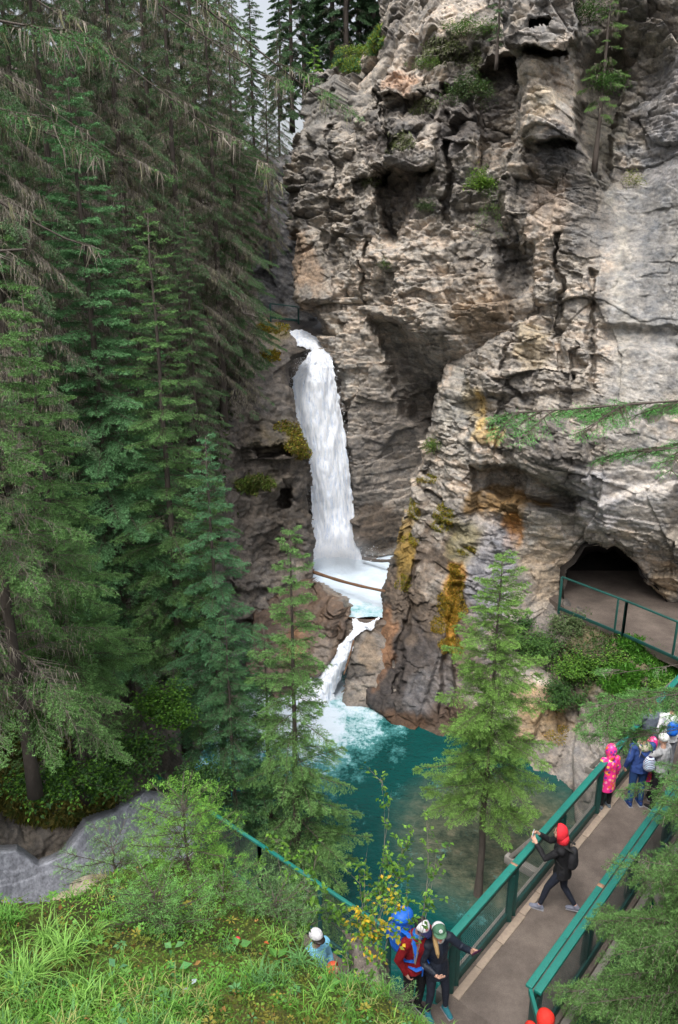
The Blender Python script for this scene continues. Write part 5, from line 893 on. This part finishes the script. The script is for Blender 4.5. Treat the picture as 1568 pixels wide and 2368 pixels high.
def capon(root, HL, MH, crown, brim, back=None, logo=None):
    """baseball cap: dome crown, mesh back, curved brim, front badge"""
    V = []; n = 9; w_ = 24
    for i in range(n + 1):
        th = math.pi * .5 * i / n
        for q in range(w_): a = 2 * math.pi * q / w_; V.append(HL(.094 * math.sin(th) * math.cos(a), -.004 + .108 * math.sin(th) * math.sin(a), .052 + .088 * math.cos(th)))
    Q = [(i * w_ + q, i * w_ + (q + 1) % w_, (i + 1) * w_ + (q + 1) % w_, (i + 1) * w_ + q) for i in range(n) for q in range(w_)]
    fr = [f for f in Q if not back or (f[0] % w_) in range(0, 12)]; bk = [f for f in Q if f not in fr]
    m = MB(); m.add(V, fr); c = m.build('cap', crown, root, smooth=True); md = c.modifiers.new('t', 'SOLIDIFY'); md.thickness = .006
    if bk: m = MB(); m.add(V, bk); o = m.build('cap_back', back, c, smooth=True); md = o.modifiers.new('t', 'SOLIDIFY'); md.thickness = .006
    V = []; 
    for r in (0, .5, 1):
        for q in range(13): a = math.radians(18 + 144 * q / 12); V.append(HL((.094 + .012 * r) * math.cos(a) * (1 - .08 * r), .104 * math.sin(a) + .075 * r * math.sin(a) ** .8, .052 - .012 * r - .022 * math.cos(a) ** 2 * r))
    m = MB(); m.add(V, [(i * 13 + q, i * 13 + q + 1, (i + 1) * 13 + q + 1, (i + 1) * 13 + q) for i in (0, 1) for q in range(12)]); o = m.build('brim', brim, c, smooth=True); md = o.modifiers.new('t', 'SOLIDIFY'); md.thickness = .005
    return c
def badge(c, HL, MH, pieces):
    """flat marks standing just proud of the front of the crown: (shape, x, z, rx, rz, material, lift)"""
    for nm, x, z, rx, rz, mat, lift, hole in pieces:
        V = []; w_ = 24; n0 = 0 if hole is None else hole
        for r in (n0, 1.0):
            for q in range(w_):
                a = 2 * math.pi * q / w_; ca, sa = math.cos(a), math.sin(a)
                if nm == 'label': k = 1 / max(abs(ca), abs(sa)); ca *= k; sa *= k
                X = x + rx * r * ca; Z = z + rz * r * sa; th = math.acos(min(1, max(-1, (Z - .052) / .088))); st = math.sin(th); yy = math.sqrt(max(0, 1 - (X / (.094 * st)) ** 2)) * .108 * st; V.append(HL(X, -.004 + yy + .007 + lift, Z + .004))
        Q = [(q, (q + 1) % w_, w_ + (q + 1) % w_, w_ + q) for q in range(w_ if nm != 'letter' else w_ - 4)] ; 
        m = MB(); m.add(V, Q); m.build('logo' if nm != 'label' else 'patch', mat, c)
def pack(root, pts_c, size, mat, straps=True, smat=None, extra=None, name='backpack'):
    c = np.array(pts_c, float); m = MB(); m.ball(c, size, 12); m.ball(c - (0, 0, size[2] * .45), (size[0] * .95, size[1] * 1.08, size[2] * .55), 10); m.ball(c + (0, 0, size[2] * .55), (size[0] * .8, size[1] * .85, size[2] * .45), 10)
    m.ball(c + (0, -size[1] * .75, -size[2] * .3), (size[0] * .7, size[1] * .4, size[2] * .45), 10); return m.fuse(name, mat, root, .012, 2)
def strap(root, pts, w, mat, name='strap'):
    m = MB(); p = [np.array(q, float) for q in pts]
    for a, b in zip(p[:-1], p[1:]): d = nrmz(b - a); m.bar(a - d * .008, b + d * .008, w, .012, np.cross(d, (1, 0, 0)) + 1e-4)
    return m.build(name, mat, root, bevel=.003)
def at(u, v, z, zf=0.0): q = PZ(u, v, z); return (q[0], q[1], zf)
# the couple taking a picture of themselves at the near end of the bridge
M_red = cloth('maroon_knit', (.20, .008, .012), .85); M_blue = cloth('blue_pack_cloth', (.01, .12, .55), .5, .4); M_white = cloth('white_cloth', (.7, .7, .72)); M_capg = cloth('green_cap_cloth', (.06, .15, .09)); M_purple = cloth('purple_phone_case', (.06, .012, .05), .4); M_nvyb = cloth('navy_brim', (.012, .012, .05))
M_redlogo = cloth('red_label', (.55, .02, .07)); M_gold = cloth('pale_badge', (.75, .7, .62)); M_capdk = cloth('dark_green_letter', (.02, .07, .04))
loc = at(963, 2112, 1.82); r, g, HL, MH, hs = person('', loc, (.62, -.78), 1.80, jac=M_red, leg=M_black, bulk=1.05, hem=.86, pose=dict(hip=(0, 0, .93), chest=(0, .02, 1.28), neck=(0, .05, 1.46), head=(.0, .10, 1.61), eR=(.27, -.03, 1.12), wR=(.20, .05, .90), eL=(-.27, .0, 1.12), wL=(-.24, .12, .92), kL=(-.12, .03, .5)), collar=cloth('blue_collar', (.02, .15, .45)), headdir=(-.1, -.25))
c = capon(r, HL, MH, M_white, M_nvyb, cloth('black_mesh', (.015, .015, .02))); badge(c, HL, MH, [('label', 0, .092, .021, .014, M_redlogo, 0, None)])
for x, z, w_ in ((-.009, .096, .010), (.009, .096, .010), (0, .087, .026)): badge(c, HL, MH, [('label', x, z, w_ / 2, .0022, M_white, .0015, None)])
pk = pack(r, (0, -.27, 1.24), (.17, .15, .33), M_blue); m = MB(); m.ball((0, -.25, 1.53), (.155, .13, .10), 10); m.ball((.02, -.31, 1.50), (.12, .10, .10), 8); m.fuse('pack_lid', M_blue, pk, .012, 2); m = MB(); m.ball((0, -.44, 1.12), (.12, .06, .16), 8); m.fuse('pocket', cloth('deep_blue', (.008, .07, .36)), pk, .012, 2)
for sx in (-1, 1):
    strap(r, [(sx * .12, -.15, 1.44), (sx * .125, -.02, 1.475), (sx * .13, .10, 1.42), (sx * .135, .165, 1.30), (sx * .15, .15, 1.17), (sx * .18, .0, 1.08), (sx * .17, -.14, 1.05)], .062, M_blue); strap(r, [(sx * .16, .06, 1.02), (sx * .12, .155, 1.0), (sx * .03, .178, .995)], .05, M_blue, 'waist_belt')
m = MB(); m.box((0, .182, .995), (.06, .02, .045)); m.build('buckle', M_gold, r, bevel=.004); strap(r, [(.02, .185, .98), (.025, .18, .86)], .022, M_blue, 'belt_tail'); strap(r, [(-.13, .16, 1.31), (.13, .16, 1.31)], .02, M_blue, 'chest_strap')
tag(r, 'smiling man in maroon pullover, white fronted cap and big blue backpack beside the railing', 'person')
loc = at(1016, 2131, 1.70); r, g, HL, MH, hs = person('', loc, (.40, -.92), 1.70, jac=M_navy, leg=M_legg, shoe=cloth('teal_shoe', (.02, .13, .16)), girl=True, hem=.80, bulk=1.02, hood='down', collar=cloth('white_lining', (.6, .6, .6)),
    pose=dict(head=(.03, .05, 1.61), eR=(.25, .02, 1.13), wR=(.15, .22, 1.05), hR=(-.35, .85, .25), pR=(-.3, -.3, 1), eL=(-.34, .10, 1.24), wL=(-.36, .32, 1.36), hL=(-.15, .35, .8), pL=(.5, .8, .1), kR=(.10, .03, .5), aR=(.11, -.02, .09), kL=(-.13, .06, .5), aL=(-.17, .02, .09)), headdir=(-.25, .12))
c = capon(r, HL, MH, M_capg, cloth('green_brim', (.09, .2, .12)), M_white); badge(c, HL, MH, [('oval', 0, .094, .026, .018, M_white, 0, 0), ('oval', 0, .094, .020, .0135, M_capdk, .0014, 0), ('letter', 0, .094, .015, .010, M_white, .0028, .55), ('label', .007, .091, .005, .0018, M_white, .0036, None)])
m = MB(); h0 = HL(.03, -.03, -.02); m.tube([HL(.055, -.01, .03), HL(.07, .02, -.06), HL(.055, .06, -.16), HL(.04, .085, -.26), HL(.03, .08, -.34)], [.03, .032, .036, .030, .012], 8); m.ball(HL(0, -.03, .01), (.086, .085, .09), 10, MH); m.fuse('hair', M_blond, r, .009, 1)
tag(r, 'woman in dark jacket and green cap reaching out with a phone to photograph herself', 'person')
def phone_at(root, p, size, rz, mat, tilt=0, label='', scr=None):
    M = root.matrix_basis; q = M @ Vector(p); m = MB(); m.box((0, 0, 0), size); o = m.build('phone', mat, bevel=.006); o.location = q; o.rotation_euler = (tilt, 0, rz); m = MB(); m.box((0, -size[1] / 2 - .001, 0), (size[0] * .86, .002, size[2] * .86)) ; m.build('screen', scr or M_eye, o); return tag(o, label, 'phone')
bpy.context.view_layer.update()
phone_at(r, (-.36, .42, 1.45), (.155, .010, .08), r.rotation_euler.z + .1, M_purple, -.3, 'dark purple phone held out by the woman in the green cap')
# the walker in the red hood
M_redhood = cloth('red_hood', (.72, .03, .045)); loc = at(1312, 1909, 1.70); loc = (loc[0] - .0, loc[1] - .02, 0)
r, g, HL, MH, hs = person('', loc, (-.90, .42), 1.70, jac=M_black, leg=M_legg, shoe=cloth('grey_shoe', (.16, .17, .22)), girl=True, hem=.82, hood='up', hoodcol=M_redhood, hair=(M_dkhair, 'cropped'), bulk=1.04,
    pose=dict(hip=(0, .0, .90), chest=(0, .04, 1.25), neck=(0, .07, 1.43), head=(0, .10, 1.58), eR=(.20, .27, 1.20), wR=(.10, .45, 1.36), hR=(-.35, .55, .55), pR=(-.8, .2, 0), eL=(-.20, .27, 1.16), wL=(-.09, .45, 1.31), hL=(.35, .55, .55), pL=(.8, .2, 0), kL=(-.09, .20, .50), aL=(-.10, .30, .09), kR=(.08, -.04, .47), aR=(.09, -.26, .13), fR=(.1, 1, -.25)), headdir=(0, -.1))
pk = pack(r, (0, -.135, 1.16), (.135, .085, .21), cloth('black_pack', (.02, .02, .023))); 
for sx in (-1, 1): strap(r, [(sx * .10, -.14, 1.36), (sx * .11, .0, 1.42), (sx * .12, .14, 1.33), (sx * .13, .15, 1.18), (sx * .16, .0, 1.04)], .045, cloth('pack_strap', (.02, .02, .02)))
tag(r, 'walker in black jacket with bright red hood photographing the fall from the bridge', 'person')
bpy.context.view_layer.update(); phone_at(r, (0, .53, 1.42), (.13, .012, .065), r.rotation_euler.z + .0, cloth('white_camera', (.6, .65, .68)), 0, 'small white camera in the hands of the red hooded walker')
# the group further along the bridge
M_pink = NT('pink_raincoat'); vo = M_pink.n('ShaderNodeTexVoronoi'); tc = M_pink.n('ShaderNodeTexCoord'); vo.inputs['Scale'].default_value = 11; M_pink.l(tc.outputs['Object'], vo.inputs['Vector']); wn = M_pink.n('ShaderNodeTexWhiteNoise'); M_pink.l(vo.outputs['Position'], wn.inputs['Vector'])
dots = M_pink.ramp(wn.outputs['Value'], [(0, (.85, .16, .04)), (.3, (.9, .5, .12)), (.55, (.22, .04, .35)), (.8, (.95, .35, .45))]); dots.node.color_ramp.interpolation = 'CONSTANT'; mk = M_pink.ramp(vo.outputs['Distance'], [(.40, (1, 1, 1)), (.46, (0, 0, 0))])
M_pink.l(M_pink.mix(mk, (.82, .035, .26), dots), M_pink.b.inputs['Base Color']); M_pink.b.inputs['Roughness'].default_value = .35; M_pink = M_pink.m
kp = dict(eR=(.24, -.02, 1.15), wR=(.26, .03, .92), eL=(-.24, -.02, 1.15), wL=(-.25, .05, .92))
loc = at(1416, 1725, 1.42); r, *_ = person('', loc, (-.25, .97), 1.40, jac=M_pink, leg=M_black, shoe=cloth('grey_white_shoe', (.1, .12, .14)), kid=True, hem=.56, hood='up', bulk=1.1, pose=kp, headdir=(.15, 0)); tag(r, 'child in long pink dotted raincoat with hood up, standing at the left handrail', 'person')
M_hblue = cloth('blue_hoodie', (.03, .065, .22)); M_jean = cloth('blue_jeans', (.02, .055, .16)); M_beige = cloth('beige_hood', (.40, .36, .28))
loc = at(1492, 1690, 1.70); r, *_ = person('', loc, (-.1, .99), 1.70, jac=M_hblue, leg=M_jean, shoe=cloth('blue_shoe', (.01, .03, .12)), hair=(M_dkhair, 'cropped'), hood='down', hoodcol=M_beige, bulk=1.05, pose=dict(wL=(-.27, .06, .9)), headdir=(-.15, -.1))
M_str = NT('striped_pack'); tc = M_str.n('ShaderNodeTexCoord'); wv = M_str.n('ShaderNodeTexWave', bands_direction='Z'); wv.inputs['Scale'].default_value = 9; wv.inputs['Distortion'].default_value = 3.5; wv.inputs['Detail'].default_value = 1; M_str.l(tc.outputs['Object'], wv.inputs['Vector'])
rc = M_str.ramp(wv.outputs['Fac'], [(0, (.03, .01, .05)), (.25, (.35, .62, .75)), (.5, (.7, .7, .75)), (.72, (.6, .15, .3)), (.88, (.35, .65, .8))]); rc.node.color_ramp.interpolation = 'CONSTANT'; M_str.l(rc, M_str.b.inputs['Base Color']); M_str = M_str.m
pk = pack(r, (.07, -.20, 1.13), (.125, .09, .165), M_str)
for sx in (-1, 1): strap(r, [(sx * .09 + .05, -.19, 1.27), (sx * .12, -.16, 1.36), (sx * .13, -.06, 1.455), (sx * .13, .08, 1.42), (sx * .14, .14, 1.28)], .03, M_navy)
tag(r, 'adult in blue hoodie and jeans carrying a small striped backpack', 'person')
loc = at(1514, 1712, 1.45); r, *_ = person('', (loc[0] + .02, loc[1] + .12, 0), (.1, 1), 1.38, jac=M_pink, leg=M_black, kid=True, hem=.62, hood='up', bulk=1.1, pose=kp); tag(r, 'second child in a pink raincoat, mostly hidden behind the adult in blue', 'person')
M_gjk = cloth('grey_jacket', (.30, .30, .31)); loc = at(1540, 1697, 1.68); r, g, HL, MH, hs = person('', loc, (-.6, .8), 1.66, jac=M_gjk, leg=M_black, girl=True, pose=dict(eL=(-.30, .16, 1.22), wL=(-.28, .34, 1.42), hL=(0, .3, .9)), headdir=(0, 0)); m = MB(); m.ball(HL(0, 0, .055), (.105, .11, .085), 10, MH); m.build('hat', cloth('white_hat', (.62, .62, .6)), r, smooth=True); tag(r, 'person in grey jacket and white hat raising one arm', 'person')
M_drk = cloth('dark_grey_jacket', (.10, .12, .15)); loc = at(1512, 1618, 1.72); r, *_ = person('', loc, (-.3, .95), 1.72, jac=M_drk, leg=M_black, hair=(matte('brown_hair', (.09, .06, .04), .6, .3, 50, 0), 'cropped'), bulk=1.08, pose=dict(eL=(-.26, .1, 1.15), wL=(-.2, .28, 1.08))); tag(r, 'brown haired person in dark grey jacket at the far part of the bridge', 'person')
loc = at(1488, 1628, 1.5); r, *_ = person('', loc, (-.5, .85), 1.52, jac=M_black, leg=M_black, hair=(M_dkhair, 'long'), girl=True); m = MB(); m.box((-.03, -.142, 1.24), (.15, .008, .10)); m.build('back_print', M_white, r); tag(r, 'person in black jacket with a white print on the back at the left rail', 'person')
loc = at(1560, 1622, 1.72); r, *_ = person('', loc, (.1, 1), 1.72, jac=M_white, leg=cloth('grey_trousers', (.2, .21, .24)), hair=(M_dkhair, 'cropped')); pack(r, (-.02, -.19, 1.22), (.12, .08, .17), M_blue); tag(r, 'person in white top with bright blue pack at the far right of the bridge', 'person')
# people below the near slope
M_rjk = cloth('red_jacket', (.62, .03, .02)); loc = at(1262, 2345, 1.62); r, g, HL, MH, hs = person('', loc, (.5, .85), 1.62, jac=M_rjk, leg=M_black, girl=True, bulk=1.1, hood='up', pose=dict(eR=(.36, .02, 1.22), wR=(.42, .2, 1.32))); tag(r, 'person in bright red hooded jacket cut off by the bottom edge beside the rail end', 'person')
M_lblue = cloth('light_blue_jacket', (.25, .62, .85)); loc = at(728, 2150, 1.62); r, g, HL, MH, hs = person('', loc, (.6, -.8), 1.62, jac=M_lblue, leg=M_black, girl=True, bulk=1.15, pose=dict(eR=(.28, .14, 1.2), wR=(.14, .3, 1.22))); capon(r, HL, MH, M_white, M_eye)
tag(r, 'person in light blue jacket glimpsed through the plants below the grass slope', 'person')
loc = at(768, 2232, 1.2); r, *_ = person('', loc, (.8, -.3), 1.2, jac=cloth('coral_jacket', (.8, .13, .06)), leg=M_black, kid=True, hood='up', bulk=1.15, pose=kp); tag(r, 'child in coral red hooded jacket half hidden behind the grass', 'person')
